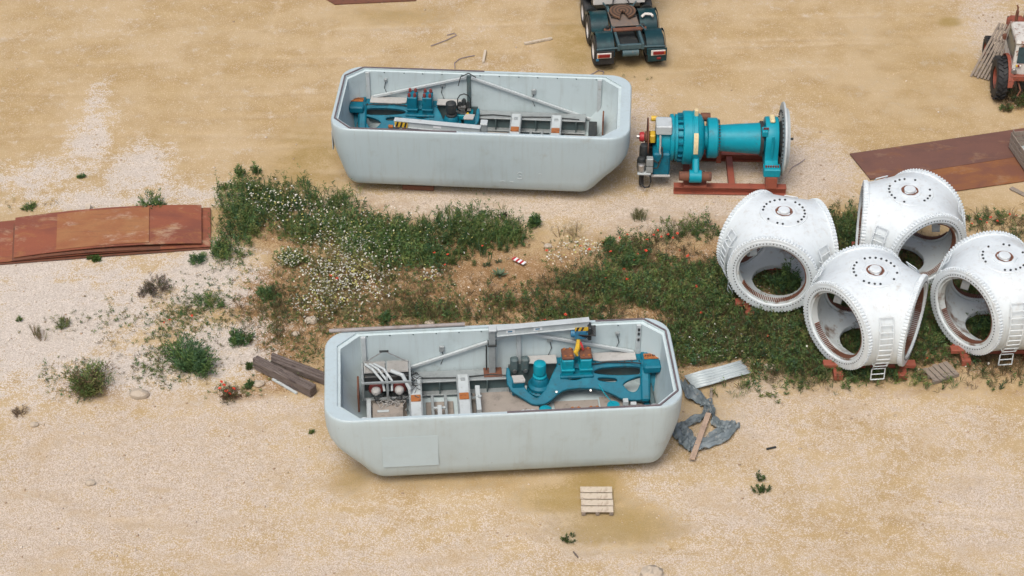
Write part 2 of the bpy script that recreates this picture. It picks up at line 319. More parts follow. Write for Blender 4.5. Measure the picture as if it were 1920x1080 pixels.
# ================================================================== GROUND
def make_ground():
    def axis(a, b, st, far):
        core = np.arange(a, b+1e-6, st); k = np.array([1, 3, 8, 20, 60, 200, 600, 1500.])
        return np.concatenate([(a-k)[::-1], core, b+k])
    xs = axis(-21, 21, .085, 1500); ys = axis(-14, 20, .085, 1500)
    X, Y = np.meshgrid(xs, ys); nx, ny = len(xs), len(ys)
    x, y = X.ravel(), Y.ravel()
    soil = blobs(x, y, Z_SOIL); pink = blobs(x, y, Z_PINK); white = blobs(x, y, Z_WHITE); damp = blobs(x, y, Z_DAMP_DARK)
    # faint wheel tracks: pairs of shallow worn lines
    track = np.zeros_like(x)
    for x0, x1, f_, off in ((-21, 21, lambda q: 12.5+.9*np.sin(q*.13), 0), (-21, 21, lambda q: 14.4+.05*q, 0), (-21, 21, lambda q: -10.3+.5*np.sin(q*.2+1), 0), (-21, 4, lambda q: 9.0+.35*q*.2, 0), (3, 21, lambda q: -7.2-.12*q+.3*np.sin(q*.4), 0), (-21, -4, lambda q: 7.3-.02*(q+12)**2*.3, 0)):
        for d in (-.95, .95):
            e = np.abs(y-f_(x)-d); track = np.maximum(track, np.clip(1.25-e/.16, 0, 1)*(x > x0)*(x < x1)*np.clip(fbm(x, y, .5, 2)*2.2-.6, 0, 1))
    for y0, xc, sl_ in ((11, -9.2, .12), (11.5, .55, .10), (12, -6.5, -.05), (-14, 9.5, .25)):
        e = np.abs(x-xc-sl_*(y-y0)); track = np.maximum(track, np.clip(1.25-e/.15, 0, 1)*(y > y0)*(y < y0+7)*np.clip(fbm(x, y, .6, 2)*2-.5, 0, 1))
    z = (fbm(x, y, .35, 3)-.5)*.05+(fbm(x, y, 3, 3)-.5)*(.014+.07*np.clip(soil, 0, 1))-.018*track
    z = z*(np.abs(x) < 22)*(np.abs(y-3) < 18)-.02
    co = np.stack([x, y, z], 1).astype(np.float32)
    i = np.arange((ny-1)*(nx-1)); r = i//(nx-1); c = i % (nx-1); a = r*nx+c
    q = np.stack([a, a+1, a+nx+1, a+nx], 1).astype(np.int32)
    me = bpy.data.meshes.new('ground'); me.vertices.add(len(co)); me.vertices.foreach_set('co', co.ravel())
    me.loops.add(q.size); me.loops.foreach_set('vertex_index', q.ravel())
    me.polygons.add(len(q)); me.polygons.foreach_set('loop_start', np.arange(0, q.size, 4, dtype=np.int32)); me.polygons.foreach_set('loop_total', np.full(len(q), 4, np.int32))
    me.polygons.foreach_set('use_smooth', np.ones(len(q), bool)); me.update(calc_edges=True); me.validate()
    for n, v in (('soil', soil), ('pink', pink), ('white', white), ('damp', damp), ('track', track)):
        at = me.attributes.new(n, 'FLOAT', 'POINT'); at.data.foreach_set('value', v.astype(np.float32))
    # material
    m, nt, b = newmat('yard_ground'); tc = nd(nt, 'ShaderNodeTexCoord'); v = tc.outputs['Object']
    st = nd(nt, 'ShaderNodeMapping'); st.inputs['Scale'].default_value = (.55, 1.1, 1); st.inputs['Rotation'].default_value = (0, 0, R(6)); nt.links.new(v, st.inputs[0])
    def att(n):
        a = nd(nt, 'ShaderNodeAttribute', attribute_name=n); return a.outputs['Fac']
    n1 = noise(nt, v, .45, 3, .6); n2 = noise(nt, v, 2.4, 5, .7); n3 = noise(nt, st.outputs[0], 1.1, 5, .66, .3); nf = noise(nt, v, 45, 2, .7)
    vor = nd(nt, 'ShaderNodeTexVoronoi'); vor.inputs['Scale'].default_value = 40; nt.links.new(v, vor.inputs['Vector'])
    vb = nd(nt, 'ShaderNodeTexVoronoi'); vb.inputs['Scale'].default_value = 14; nt.links.new(v, vb.inputs['Vector'])
    sep = nd(nt, 'ShaderNodeSeparateColor'); nt.links.new(vor.outputs['Color'], sep.inputs[0]); cell = sep.outputs[0]
    sep2 = nd(nt, 'ShaderNodeSeparateColor'); nt.links.new(vb.outputs['Color'], sep2.inputs[0]); cellb = sep2.outputs[1]
    grain = math_(nt, 'MULTIPLY', math_(nt, 'SUBTRACT', cell, .5), .55)
    def msk(n, lo, hi, k=.75):
        return ramp(nt, math_(nt, 'ADD', math_(nt, 'ADD', att(n), grain), math_(nt, 'MULTIPLY', math_(nt, 'SUBTRACT', math_(nt, 'ADD', math_(nt, 'MULTIPLY', n2, .75), math_(nt, 'MULTIPLY', n3, .6)), .675), k*3)), lo, hi)
    sand = mix(nt, ramp(nt, n3, .3, .7), (.440, .330, .172), (.365, .262, .125))
    sand = mix(nt, ramp(nt, n1, .38, .66), sand, (.48, .375, .225))
    sand = mix(nt, ramp(nt, n2, .56, .76), sand, (.53, .43, .30))
    sand = mix(nt, ramp(nt, cell, .82, .98), sand, (.57, .45, .32))                 # scattered grit
    sand = mix(nt, math_(nt, 'MULTIPLY', ramp(nt, nf, .35, .75), .35), sand, (.33, .215, .11))
    gr = mix(nt, ramp(nt, cell, .05, .95, False), (.385, .318, .252), (.61, .535, .45))
    gr = mix(nt, math_(nt, 'MULTIPLY', ramp(nt, cellb, .93, .99), .5), gr, (.66, .60, .52))
    gr = mix(nt, math_(nt, 'MULTIPLY', ramp(nt, nf, .5, .8), .5), gr, (.24, .17, .11))
    gr = mix(nt, math_(nt, 'MULTIPLY', ramp(nt, n3, .48, .68), .6), gr, (.45, .335, .195))
    wg = mix(nt, ramp(nt, cell, .05, .95, False), (.41, .365, .315), (.65, .60, .54))
    wg = mix(nt, math_(nt, 'MULTIPLY', ramp(nt, nf, .52, .8), .5), wg, (.25, .19, .14))
    so = mix(nt, ramp(nt, n2, .35, .65), (.235, .138, .062), (.345, .222, .115))
    so = mix(nt, ramp(nt, cell, .80, .99), so, (.47, .36, .24))
    so = mix(nt, math_(nt, 'MULTIPLY', ramp(nt, nf, .45, .75), .6), so, (.13, .085, .04))
    c = mix(nt, math_(nt, 'MULTIPLY', msk('pink', .22, .80), .95), sand, gr)
    c = mix(nt, msk('soil', .3, .75, .6), c, so)
    c = mix(nt, math_(nt, 'MULTIPLY', msk('white', .25, .75, .8), .95), c, wg)
    c = mix(nt, math_(nt, 'MULTIPLY', msk('damp', .2, .8, .5), .8), c, (.30, .215, .075))  # darkens towards olive, damp sand at the pallet included
    tk = nd(nt, 'ShaderNodeAttribute', attribute_name='track').outputs['Fac']; c = mix(nt, math_(nt, 'MULTIPLY', math_(nt, 'MULTIPLY', tk, ramp(nt, n2, .3, .6)), .3), c, (.56, .46, .33))
    nt.links.new(c, b.inputs['Base Color']); b.inputs['Roughness'].default_value = .95; b.inputs['Specular IOR Level'].default_value = .15
    h = math_(nt, 'ADD', math_(nt, 'MULTIPLY', vor.outputs['Distance'], -.9), math_(nt, 'MULTIPLY', nf, .8))
    bump(nt, b, h, .55, .02)
    me.materials.append(m); g = ob('ground', me); tag(g, kind='structure'); return g
make_ground()

# ================================================================== NACELLE TUBS
def rrect(x0, x1, hy, r, z, n=6, bow=0):
    pts = []
    for cx, cy, a in ((x1-r, hy-r, 0), (x0+r, hy-r, 90), (x0+r, -hy+r, 180), (x1-r, -hy+r, 270)):
        for k in range(n+1):
            t = R(a+90*k/n); px = cx+r*math.cos(t); pts.append((px, cy+r*math.sin(t), z+bow*(px/4)**2))
    return pts
def crect(x0, x1, hy, cf, z, n=6):
    pts = []
    for (ax, ay), (bx, by) in (((x1, hy-cf), (x1-cf, hy)), ((x0+cf, hy), (x0, hy-cf)), ((x0, -hy+cf), (x0+cf, -hy)), ((x1-cf, -hy), (x1, -hy+cf))):
        for k in range(n+1):
            t = k/n; pts.append((ax+(bx-ax)*t, ay+(by-ay)*t, z))
    return pts
WEB_OUT = [(1.52, 0.05), (1.74, 0.02), (2.44, -0.01), (3.75, -0.01), (3.99, 0.05), (3.92, 1.18), (3.27, 1.15), (2.94, 0.93), (2.55, 0.77), (1.85, 0.74), (1.57, 0.82), (1.28, 1.08), (1.06, 1.17), (0.79, 1.16), (0.61, 1.02), (0.13, 0.67), (0.11, 0.05), (0.23, 0.06), (0.24, 0.37), (0.53, 0.39), (0.6, 0.68), (0.87, 0.96), (0.98, 0.94), (1.2, 0.65), (1.42, 0.2)]
WEB_H = [[(2.29, .33), (2.2, .46), (1.96, .51), (1.7, .44), (1.62, .31), (1.72, .2), (1.96, .15), (2.2, .2)],
         [(2.47, 0.3), (2.64, 0.2), (3.2, .17), (3.7, 0.19), (3.88, 0.28), (3.86, 0.41), (3.5, .42), (3.22, 0.42), (2.69, 0.37)],
         [(2.64, 0.46), (3.08, 0.5), (3.15, 0.56), (3.07, 0.62), (2.7, 0.57), (2.6, 0.51)],
         [(3.28, 0.68), (3.46, 0.57), (3.80, 0.47), (3.86, 0.55), (3.74, 0.72), (3.64, 0.91), (3.46, 0.92), (3.32, 0.77)]]
def nacelle(label, loc, rz, near):
    t = thing('nacelle_housing', label, 'nacelle', loc, rz, 'open nacelle tubs lying in the yard')
    lv = [(.03, -3.45, 3.96, 1.30, .30), (.06, -3.56, 4.04, 1.50, .34), (.15, -3.64, 4.10, 1.66, .40), (.30, -3.78, 4.17, 1.77, .50), (.6, -4.06, 4.30, 1.81, .66), (.9, -4.36, 4.40, 1.83, .72),
          (1.15, -4.57, 4.47, 1.845, .76), (1.4, -4.69, 4.53, 1.85, .78), (1.7, -4.745, 4.57, 1.855, .76), (2.1, -4.755, 4.58, 1.855, .72), (2.30, -4.75, 4.578, 1.853, .7), (2.345, -4.735, 4.565, 1.842, .69), (2.36, -4.71, 4.545, 1.822, .67)]
    rings = [rrect(a, b, hy, r, z, 8, .1*max(0, 1-z/1.4)) for z, a, b, hy, r in lv]
    sh = MB().loft(rings, True, False)
    top = rings[-1]; lip = crect(-4.42, 4.41, 1.735, .52, 2.357, 8)
    sh.loft([top, lip], False, False)
    shell = sh.build('shell', WHITE, t, 50)
    inn = MB().loft([lip, crect(-4.42, 4.41, 1.735, .52, 2.30, 8), crect(-4.33, 4.35, 1.68, .52, 2.285, 8), crect(-4.31, 4.33, 1.67, .52, 1.3, 8), crect(-3.66, 4.08, 1.60, .5, .42, 8)], False, True)
    inn.build('inner_lining', WHITE_IN, t, 30)
    # lip groove line and bolts along the rim
    se = MB(); pth = crect(-4.47, 4.45, 1.775, .535, 2.372, 1)
    if near: run = [(-.05, -1.775, 2.372), pth[6], pth[7], pth[0], pth[1], (2.6, 1.775, 2.372)]
    else: run = [(.6, 1.775, 2.372), pth[1], pth[0], pth[7], pth[6], (.0, -1.775, 2.372)]
    for a, b in zip(run, run[1:]): se.bar(a, b, .05, .035, .006)
    se.build('rim_seal', SEAL, t)
    hd = MB()
    for x in np.arange(-3.6, 4, .62):
        for sy in (-1, 1): hd.cyl((x+random.uniform(-.05, .05), sy*1.70, 2.26), (x, sy*1.665, 2.26), .018, 8)
    hd.build('lip_bolts', DGREY, t)
    for sy in (-1, 1):
        for x, dk in ((-3.72, 0), (.5, 1), (3.78, 0)):
            m = MB().box(x-.065, x+.065, min(sy*1.60, sy*1.68), max(sy*1.60, sy*1.68), .9, 2.28, .012)
            p = m.build('post', LGREY if (near or not dk) else DGREY, t)
            MB().box(x-.1, x+.1, min(sy*1.57, sy*1.67), max(sy*1.57, sy*1.67), .78, .9, .01).build('bracket', DGREY, p)
        for a, b in (((.42, 2.22), (-3.45, .80)), ((.58, 2.22), (3.66, 1.36))):
            MB().bar((a[0], sy*1.60, a[1]), (b[0], sy*1.60, b[1]), .07, .09, .01).build('brace', LGREY, t)
        # rear longitudinal frame beam: top flange, web, lower flange
        m = MB().box(-3.3, .2, min(sy*1.14, sy*1.58), max(sy*1.14, sy*1.58), .96, 1.0, .008)
        m.box(-3.3, .2, min(sy*1.30, sy*1.34), max(sy*1.30, sy*1.34), .56, .96)
        m.box(-3.3, .2, min(sy*1.1, sy*1.5), max(sy*1.1, sy*1.5), .52, .56, .006)
        m.use(GREY); bm_ = m.build('frame_beam', None, t)
        m2 = MB()
        for x in (-3.0, -1.7, -.4): m2.box(x-.015, x+.015, min(sy*1.12, sy*1.29), max(sy*1.12, sy*1.29), .56, .955)
        m2.build('stiffener', DGREY, bm_)
        MB().box(-3.28, .18, min(sy*1.27, sy*1.296), max(sy*1.27, sy*1.296), .57, .95).build('web_panel', DGREY, bm_)
        # teal bed-frame side casting with openings, inclined
        e = Vector((0, -sy*.95, -.55)).normalized()
        M = Matrix(((1, 0, 0, 0), (0, e.y, 0, sy*1.35), (0, e.z, 0, 1.25), (0, 0, 0, 1)))
        nrm = Vector((1, 0, 0)).cross(e); M[0][2], M[1][2], M[2][2] = nrm
        bf = plate2d('bed_frame', smoothpoly(WEB_OUT, 1), [smoothpoly(h, 2) for h in WEB_H], .10, .03, M, TEAL, t)
        MB().box(1.5, 3.98, min(sy*1.25, sy*1.6), max(sy*1.25, sy*1.6), 1.235, 1.30, .02).build('top_flange', TEAL, bf)
        # dark sheet standing in for shade in the recess behind the openings
        MB().box(.2, 3.95, min(sy*1.45, sy*1.5), max(sy*1.45, sy*1.5), .5, 1.2).build('recess_shade_panel', DGREY, bf)
        # front seat of the main bearing with a rusty pad
        fs = MB().box(3.86, 4.34, min(sy*.85, sy*1.52), max(sy*.85, sy*1.52), 1.18, 1.42, .04)
        o = fs.build('bearing_seat', TEAL, t)
        MB().box(3.9, 4.32, min(sy*1.18, sy*1.40), max(sy*1.18, sy*1.40), 1.421, 1.455, .01).build('rusty_pad', RUSTO, o, label='orange rusted bearing pad')
        bl = MB()
        for k in range(6): bl.cyl((3.95+k*.066, sy*1.29, 1.455), (3.95+k*.066, sy*1.29, 1.49), .022, 6)
        bl.build('pad_bolts', RUSTB, o)
        # gearbox torque arm blocks
        for x in (1.80, 2.29):
            h = 1.66 if near else 1.78
            m = MB().box(x-.16, x+.16, min(sy*.98, sy*1.42), max(sy*.98, sy*1.42), 1.1, h, .03); m.box(x-.18, x+.18, min(sy*.94, sy*1.46), max(sy*.94, sy*1.46), 1.3, 1.36, .01)
            o = m.build('support_block', TEALB if near else TEAL, t)
            if near:
                MB().box(x-.165, x+.165, min(sy*1.0, sy*1.43), max(sy*1.0, sy*1.43), h+.001, h+.10, .03).build('rusty_cap', RUSTB, o, label='rusted cap on block')
                c2 = MB()
                for k in (-.08, .08):
                    for q in (1.06, 1.36): c2.cyl((x+k, sy*q, h+.09), (x+k, sy*q, h+.125), .04, 8)
                c2.build('rusty_nuts', RUSTO, o)
            else:
                for k in (-.09, .09):
                    for q in (1.05, 1.34):
                        MB().lathe([(.05, 0), (.05, .10), (.03, .13)], 8).at().build('bolt_cap', REDCAP, o).location = (x+k, sy*q, h-.005)
        MB().box(1.58, 2.5, min(sy*.9, sy*1.5), max(sy*.9, sy*1.5), 1.08, 1.17, .02).build('block_base', TEAL, t)
        # yaw drive: flanged reducer with upright motor
        yd = MB(); yd.M = Matrix.Translation((1.02, sy*.93, 0))
        yd.lathe([(.36, .55), (.36, .66), (.33, .70), (.35, .72), (.35, .80), (.30, .84), (.32, .86), (.32, .94), (.25, 1.0), (.22, 1.14), (.17, 1.2), (.13, 1.22)], 20)
        y = yd.build('yaw_drive', TEAL, t)
        mm = MB(); mm.M = Matrix.Translation((1.02, sy*.93, 0))
        mm.lathe([(.15, 1.2), (.19, 1.22), (.19, 1.26), (.14, 1.28), (.135, 1.34), (.17, 1.35), (.175, 1.62), (.165, 1.66), (.10, 1.70), (0, 1.71)], 18)
        if near: mm.build('motor', TEALB, y)
        else: mm.build('motor', DARK, y, label='black motor of yaw drive')
        nb = MB()
        for k in range(16):
            a = k*PI/8; nb.cyl((1.02+.30*math.cos(a), sy*.93+.30*math.sin(a), .8), (1.02+.30*math.cos(a), sy*.93+.30*math.sin(a), .86), .022, 6)
        nb.build('flange_bolts', DARK, y)
        # pale covers along the wall
        for x0, x1 in ((.74, 1.52), (2.52, 3.70)):
            MB().prism([(x0, sy*1.34), (x0+.2, sy*1.28), (x1, sy*1.28), (x1, sy*1.63), (x0, sy*1.63)], 1.335, 1.36).build('cover_plate', COVER, t)
        MB().prism([(.26, sy*1.0), (.56, sy*1.0), (.62, sy*.8), (.6, sy*.72), (.3, sy*.72)], 1.18, 1.22).build('step_plate', COVER, t)
        MB().box(.26, .6, min(sy*.74, sy*1.0), max(sy*.74, sy*1.0), .7, 1.178, .02).build('step_box', TEAL, t)
        # stout front leg of the casting, inclined like the web
        MB().bar((3.93, sy*1.30, 1.30), (3.86, sy*.30, .66), .26, .26, .05).build('front_leg', TEAL, t)
        MB().bar((4.12, sy*1.42, 1.22), (4.20, sy*.75, .62), .30, .06, .02).build('front_gusset', TEAL, t)
    # front ring (main bearing bulkhead) with an arched cut-out
    arc = [(.95*math.cos(a), 1.32-.85*math.sin(a)) for a in np.linspace(0, PI, 17)]
    outl = [(1.55, 1.38)]+[(x, z) for x, z in arc]+[(-1.55, 1.38), (-1.5, .7), (-1.1, .44), (1.1, .44), (1.5, .7)]
    M = Matrix(((0, 0, 1, 3.95), (1, 0, 0, 0), (0, 1, 0, 0), (0, 0, 0, 1)))
    plate2d('front_ring', outl, [], .16, .03, M, TEAL, t)
    m = MB()
    for k in range(9):
        a = PI*(.08+.84*k/8); m.cyl((4.02, .99*math.cos(a), 1.32-.89*math.sin(a)), (4.08, .99*math.cos(a), 1.32-.89*math.sin(a)), .03, 6)
    m.build('ring_bolts', DARK, t)
    MB().box(3.98, 4.10, -1.3, 1.3, .5, .8, .03).build('front_sill', DGREY, t)
    # generator cross beams with rusty mounting pads
    for x in (-2.37, -1.07):
        o = MB().box(x-.15, x+.15, -1.25, 1.25, 1.002, 1.14, .015).build('cross_beam', LGREY, t)
        sm = MB()
        for q in (-1, 1): sm.box(x+q*.163-.012, x+q*.163+.012, -1.2, 1.2, .82, 1.16)
        sm.build('side_plate', GREY, o)
        for sy in (-.95, .32 if near else -.32, 1.02):
            if abs(sy) < .5: MB().box(x-.13, x+.13, sy-.13, sy+.13, 1.141, 1.175, .01).build('rusty_pad', RUSTO, o, label='orange rusted mounting pad')
            else: MB().box(x-.06, x+.06, sy-.06, sy+.06, 1.141, 1.17, .01).build('clamp', GREY, o)
    # floor plates
    for x0, x1, y0, y1 in ((-3.6, -2.62, -1.1, 1.1), (-2.1, -1.35, -.9, .9), (-.85, .1, -1.0, 1.0), (.2, 1.3, -.7, .7), (1.4, 2.6, -.7, .7), (2.65, 3.8, -.8, .8)):
        MB().box(x0, x1, y0, y1, .44, .47+random.uniform(0, .02), .008).build('floor_plate', TAN, t)
    MB().prism([(-.82, -.9), (.45, -.9), (.95, -.3), (.95, .35), (.15, 1.02), (-.82, 1.02)], .60, .635).build('raised_floor_plate', TAN, t)
    for x in (-1.92, -1.56): MB().box(x-.04, x+.04, -.9, .9, .6, .75, .01).build('floor_channel', GREY, t)
    m = MB().box(-1.9, -1.58, .28, .34, .76, .8); m.box(-1.9, -1.58, -.14, -.08, .76, .8); m.box(-1.8, -1.68, -.1, .3, .75, .9, .01); m.build('floor_bracket', LGREY, t)
    # gear ring drive, handrail bits and small fittings near the front
    m = MB(); m.cyl((2.95, .05, .47), (2.95, .05, .78), .13, 14); m.lathe([(0, 0), (.01, 0)], 4); o = m.build('brake_pot', DARK, t)
    MB().at(Matrix.Translation((2.95, .05, .78))).lathe([(.10, 0), (.17, .01), (.17, .05), (.06, .055)], 16).build('hand_wheel', TEALB, o)
    MB().tube([(2.95, .08, .84), (2.75, .45, .9), (2.62, .72, 1.0)], .014, 6).build('lever', TEALB, o)
    m = MB().box(3.22, 3.36, .05, .2, .7, .92, .01); m.box(3.42, 3.58, .0, .12, .72, .86, .01); m.build('valve_block', LGREY, t)
    m = MB()
    for i in range(7): m.cyl((1.55+i*.22, -.52, .95), (1.7+i*.22, -.52, .95), [.035, .06, .035, .035, .06, .035, .06][i], 10)
    m.build('roller_shaft', RUSTO, t)
    MB().cyl((.95, -.55, .95), (1.52, -.53, .97), .05, 10).build('white_tube', LGREY, t)
    # hydraulic canisters by the middle post
    for x in (.36, .66):
        o = MB().box(x-.11, x+.11, 1.30, 1.52, 1.05, 1.5, .05).build('accumulator', DGREY, t)
        MB().cyl((x, 1.29, 1.12), (x, 1.26, 1.12), .06, 10).build('port', STEEL, o)
    # small fittings: wall boxes, cable runs, lubrication lines
    for x, z, w_, h_ in ((1.35, 1.9, .16, .12), (-1.6, 1.75, .14, .18), (3.2, 2.0, .1, .1)):
        for sy in (-1, 1):
            o = MB().box(x-w_/2, x+w_/2, min(sy*1.60, sy*1.672), max(sy*1.60, sy*1.672), z-h_/2, z+h_/2, .01).build('wall_box', GREY, t)
            MB().tube([(x, sy*1.63, z-h_/2), (x+.05, sy*1.635, z-.3), (x-.04, sy*1.63, z-.55)], .012, 5).build('wall_cable', BLACK, o)
    for sy in (-1, 1):
        MB().tube([(1.7, sy*1.06, 1.12), (1.85, sy*.98, 1.02), (2.1, sy*1.02, 1.08), (2.3, sy*1.12, 1.14)], .016, 6).build('lube_pipe', COVER, t)
        MB().tube([(2.4, sy*1.2, 1.31), (2.9, sy*1.22, 1.36), (3.5, sy*1.2, 1.33), (3.8, sy*1.05, 1.4)], .018, 6).build('cable_run', BLACK, t)
        for x in (1.45, 2.38): MB().cyl((x, sy*.62, .86), (x, sy*.55, .95), .03, 8).build('lifting_stud', STEEL, t)
        m = MB()
        for k in range(12): m.cyl((1.58+k*.2, sy*1.27, 1.30), (1.58+k*.2, sy*1.27, 1.32), .02, 6)
        tag(m.build('flange_studs', DARK, t), kind='stuff')
        MB().tube([(-3.1, sy*1.2, 1.02), (-2.2, sy*1.28, 1.03), (-1.2, sy*1.24, 1.02), (-.3, sy*1.3, 1.03), (.2, sy*1.2, 1.05)], .02, 6).build('cable_run', DARK, t)
    MB().box(-.75, -.62, -.1, .9, .64, 1.02, .01).build('bracket_plate', LGREY, t)
    MB().bar((-.95, .75, .66), (-.62, .35, 1.1), .08, .05, .01).build('stay', LGREY, t)
    # jib crane: column, beam, hoist
    cr = MB().box(-.33, -.15, 1.36, 1.54, 1.0, 2.5, .012).build('crane_column', GREY, t)
    MB().box(-.48, .02, 1.22, 1.60, 1.001, 1.03, .006).build('base_plate', RUSTB, cr, label='rusty base plate')
    MB().box(-.36, -.12, 1.33, 1.57, 1.98, 2.04, .006).build('collar', DARK, cr)
    MB().cyl((-.40, 1.38, 1.15), (-.40, 1.38, 2.0), .022, 8).build('conduit', DARK, cr)
    MB().box(-.34, -.12, 1.32, 1.58, 2.5, 2.56, .01).build('cap', LGREY, cr)
    if near: ya, yb, xe, zb = 1.40, 1.60, 2.42, 2.46
    else: ya, yb, xe, zb = 1.36, 1.08, 2.62, 2.18
    bmx = MB()
    d = Vector((xe+.1, yb-ya, 0)).normalized(); nn = Vector((-d.y, d.x, 0))
    P0 = Vector((-.12, ya, zb))
    Mb = Matrix(((d.x, nn.x, 0, P0.x), (d.y, nn.y, 0, P0.y), (0, 0, 1, P0.z), (0, 0, 0, 1)))
    LB = xe+.12
    bmx.at(Mb).box(0, LB, -.10, .10, .10, .125, .004).box(0, LB, -.02, .02, -.09, .10).box(0, LB, -.10, .10, -.115, -.09, .004)
    beam = bmx.build('crane_beam', LGREY, t)
    MB().at(Mb).box(.02, LB-.02, -.062, -.05, -.085, .095).build('beam_side', LGREY, beam)
    for x0 in (.25, 1.0):
        MB().at(Mb).box(x0, x0+.24, -.071, -.0635, -.04, .06).build('sticker', STICK, beam, label='small white label on crane beam')
        MB().at(Mb).box(x0+.05, x0+.17, -.0745, -.072, -.01, .03).build('sticker_print', BLUEP, beam)
    def hazard(Mh, L, h, par):
        MB().at(Mh).box(0, L, -.004, .0, 0, h).build('hazard_plate', YELLOW, par, label='yellow and black hazard stripes')
        n = int(L/.13)
        for k in range(n):
            x = .02+k*.13
            MB().at(Mh).add([(x, -.007, 0), (x+.06, -.007, 0), (x+.11, -.007, h), (x+.05, -.007, h)], [(0, 1, 2, 3)]).build('black_stripe', BLACK, par, 0)
    if near:
        h = MB().box(2.0, 2.34, 1.38, 1.66, 2.06, 2.36, .03).build('hoist', BLUEP, t)
        MB().cyl((1.9, 1.5, 2.2), (2.44, 1.5, 2.2), .11, 12).build('hoist_drum', BLUEP, h)
        MB().box(2.36, 2.46, 1.36, 1.64, 2.02, 2.46, .02).build('hoist_cover', DARK, h)
        hazard(Matrix.Translation((2.0, 1.375, 2.37)), .36, .13, h)
        cab = MB()
        for k in range(7): cab.tube([(2.38+.03*k, 1.5, 2.45), (2.44+.02*k, 1.40-.02*k, 2.25), (2.40-.05*k, 1.38, 2.05+.03*k)], .014, 5)
        cab.build('cables', BLACK, h)
        hk = MB().tube([(2.10, 1.34, 2.1), (2.08, 1.25, 1.9), (2.02, 1.2, 1.78), (2.06, 1.16, 1.68)], [.05, .075, .07, .04], 8).build('hook_block', YELLOW, h)
        MB().tube([(2.14, 1.3, 2.05), (2.2, 1.22, 1.95), (2.22, 1.2, 1.85)], .03, 6).build('red_strap', REDP, h)
        MB().at(Matrix.Translation((3.9, 1.655, 2.08))).box(0, .20, 0, .006, 0, .13).build('warning_label', YELLOW, t, label='yellow warning label on inner wall')
        for z in (1.75, 1.95, 2.1): MB().box(3.75, 3.81, 1.575, 1.599, z, z+.09, .005).build('clip', DARK, t)
        # twin-fan cooler at the rear
        fr = MB()
        for y in (.62, 1.42):
            for x in (-3.78, -3.12, -2.5): fr.box(x-.03, x+.03, y-.03, y+.03, .9, 1.52, .004)
        for z in (.93, 1.5):
            for y in (.62, 1.42): fr.box(-3.8, -2.48, y-.026, y+.026, z-.026, z+.026)
            for x in (-3.78, -3.12, -2.5): fr.box(x-.026, x+.026, .62, 1.42, z-.027, z+.027)
        co = fr.build('cooler_frame', GREY, t)
        for x in (-3.45, -2.82):
            g = MB()
            for k in range(15): g.box(x-.26+k*.036, x-.25+k*.036, 1.0, 1.46, 1.54, 1.58)
            g.box(x-.28, x+.28, 1.0, 1.46, 1.525, 1.54); g.build('fin_pack', COVER, co)
            MB().box(x-.28, x+.28, .9, 1.4, .98, 1.48, .02).build('core_box', DARK, co)
            mo = MB(); mo.at(Matrix.Translation((x+.02, .55, 1.16))).lathe([(.12, .36), (.13, .1), (.10, .04), (.05, 0)], 14, 'y'); q = mo.build('fan_motor', COVER, co)
            MB().at(Matrix.Translation((x+.02, .72, 1.16))).lathe([(.17, 0), (.2, .03), (.2, .10), (.1, .14)], 14, 'y').build('motor_flange', REDCAP, q)
            MB().cyl((x+.03, .56, 1.05), (x+.03, .48, .99), .05, 8).build('junction_box', DARK, q)
        hs = MB()
        for k in range(3): hs.tube([(-3.7+k*.12, 1.3, 1.6), (-3.5+k*.15, 1.0, 1.66), (-3.25+k*.13, .75, 1.45), (-3.2+k*.1, .62, 1.2)], .035, 8)
        hs.tube([(-3.0, .95, 1.62), (-2.7, .75, 1.62), (-2.52, .55, 1.3), (-2.5, .5, .9), (-2.62, .45, .62)], .055, 8)
        hs.build('hose', LGREY, co)
        for a, b in (((-3.75, 1.4), (-3.2, 1.5)), ((-2.52, 1.4), (-3.15, 1.5))): MB().tube([(a[0], a[1], 1.53), (b[0], b[1], 1.86)], .016, 6).build('lifting_strut', STEEL, co)
        MB().cyl((-3.3, 1.5, 1.86), (-3.05, 1.5, 1.86), .03, 8).build('lifting_eye', DARK, co)
        cb = MB()
        for k in range(46):
            x, y, z = random.uniform(-3.5, -2.45), random.uniform(.45, .8), random.uniform(.8, 1.0)
            if k > 20: x, y, z = random.uniform(-2.6, -2.38), random.uniform(.7, 1.35), random.uniform(.95, 1.5)
            pts = [(x, y, z)]
            for _ in range(4): x += random.uniform(-.16, .16); y += random.uniform(-.10, .10); z += random.uniform(-.12, .1); pts.append((x, y, z))
            cb.tube(pts, random.choice([.008, .01, .014]), 4)
        cb.use(DARK); cb.build('cable_tangle', None, co)
        cb = MB()
        for k in range(20):
            x, y, z = random.uniform(-3.3, -2.6), random.uniform(.4, .7), random.uniform(.8, .95)
            pts = [(x, y, z)]
            for _ in range(4): x += random.uniform(-.14, .14); y += random.uniform(-.10, .06); z += random.uniform(-.1, .08); pts.append((x, y, z))
            cb.tube(pts, .009, 4)
        cb.build('pale_cables', COVER, co)
        cbx = MB().box(-3.55, -2.72, -.35, .58, .475, .82, .015).build('cabinet', TAN, t)
        MB().box(-3.42, -3.1, .18, .26, .822, .85, .006).build('cabinet_handle', LGREY, cbx)
        MB().box(-3.70, -3.58, -.6, .62, .62, .95, .01).build('cable_duct', LGREY, t)
        MB().box(-3.93, -3.88, .2, 1.0, .85, 1.45, .005).build('rusty_edge_strip', RUSTB, t)
    else:
        hazard(Mb @ Matrix.Translation((LB-.44, -.066, -.09)) , .40, .185, beam)
        hazard(Mb @ Matrix.Translation((LB-.04, .106, -.09)) @ Matrix.Rotation(PI, 4, 'Z'), .40, .185, beam)
        MB().at(Mb).box(LB-1.5, LB-1.25, .068, .074, -.03, .05).build('sticker', STICK, beam, label='small white label on crane beam')
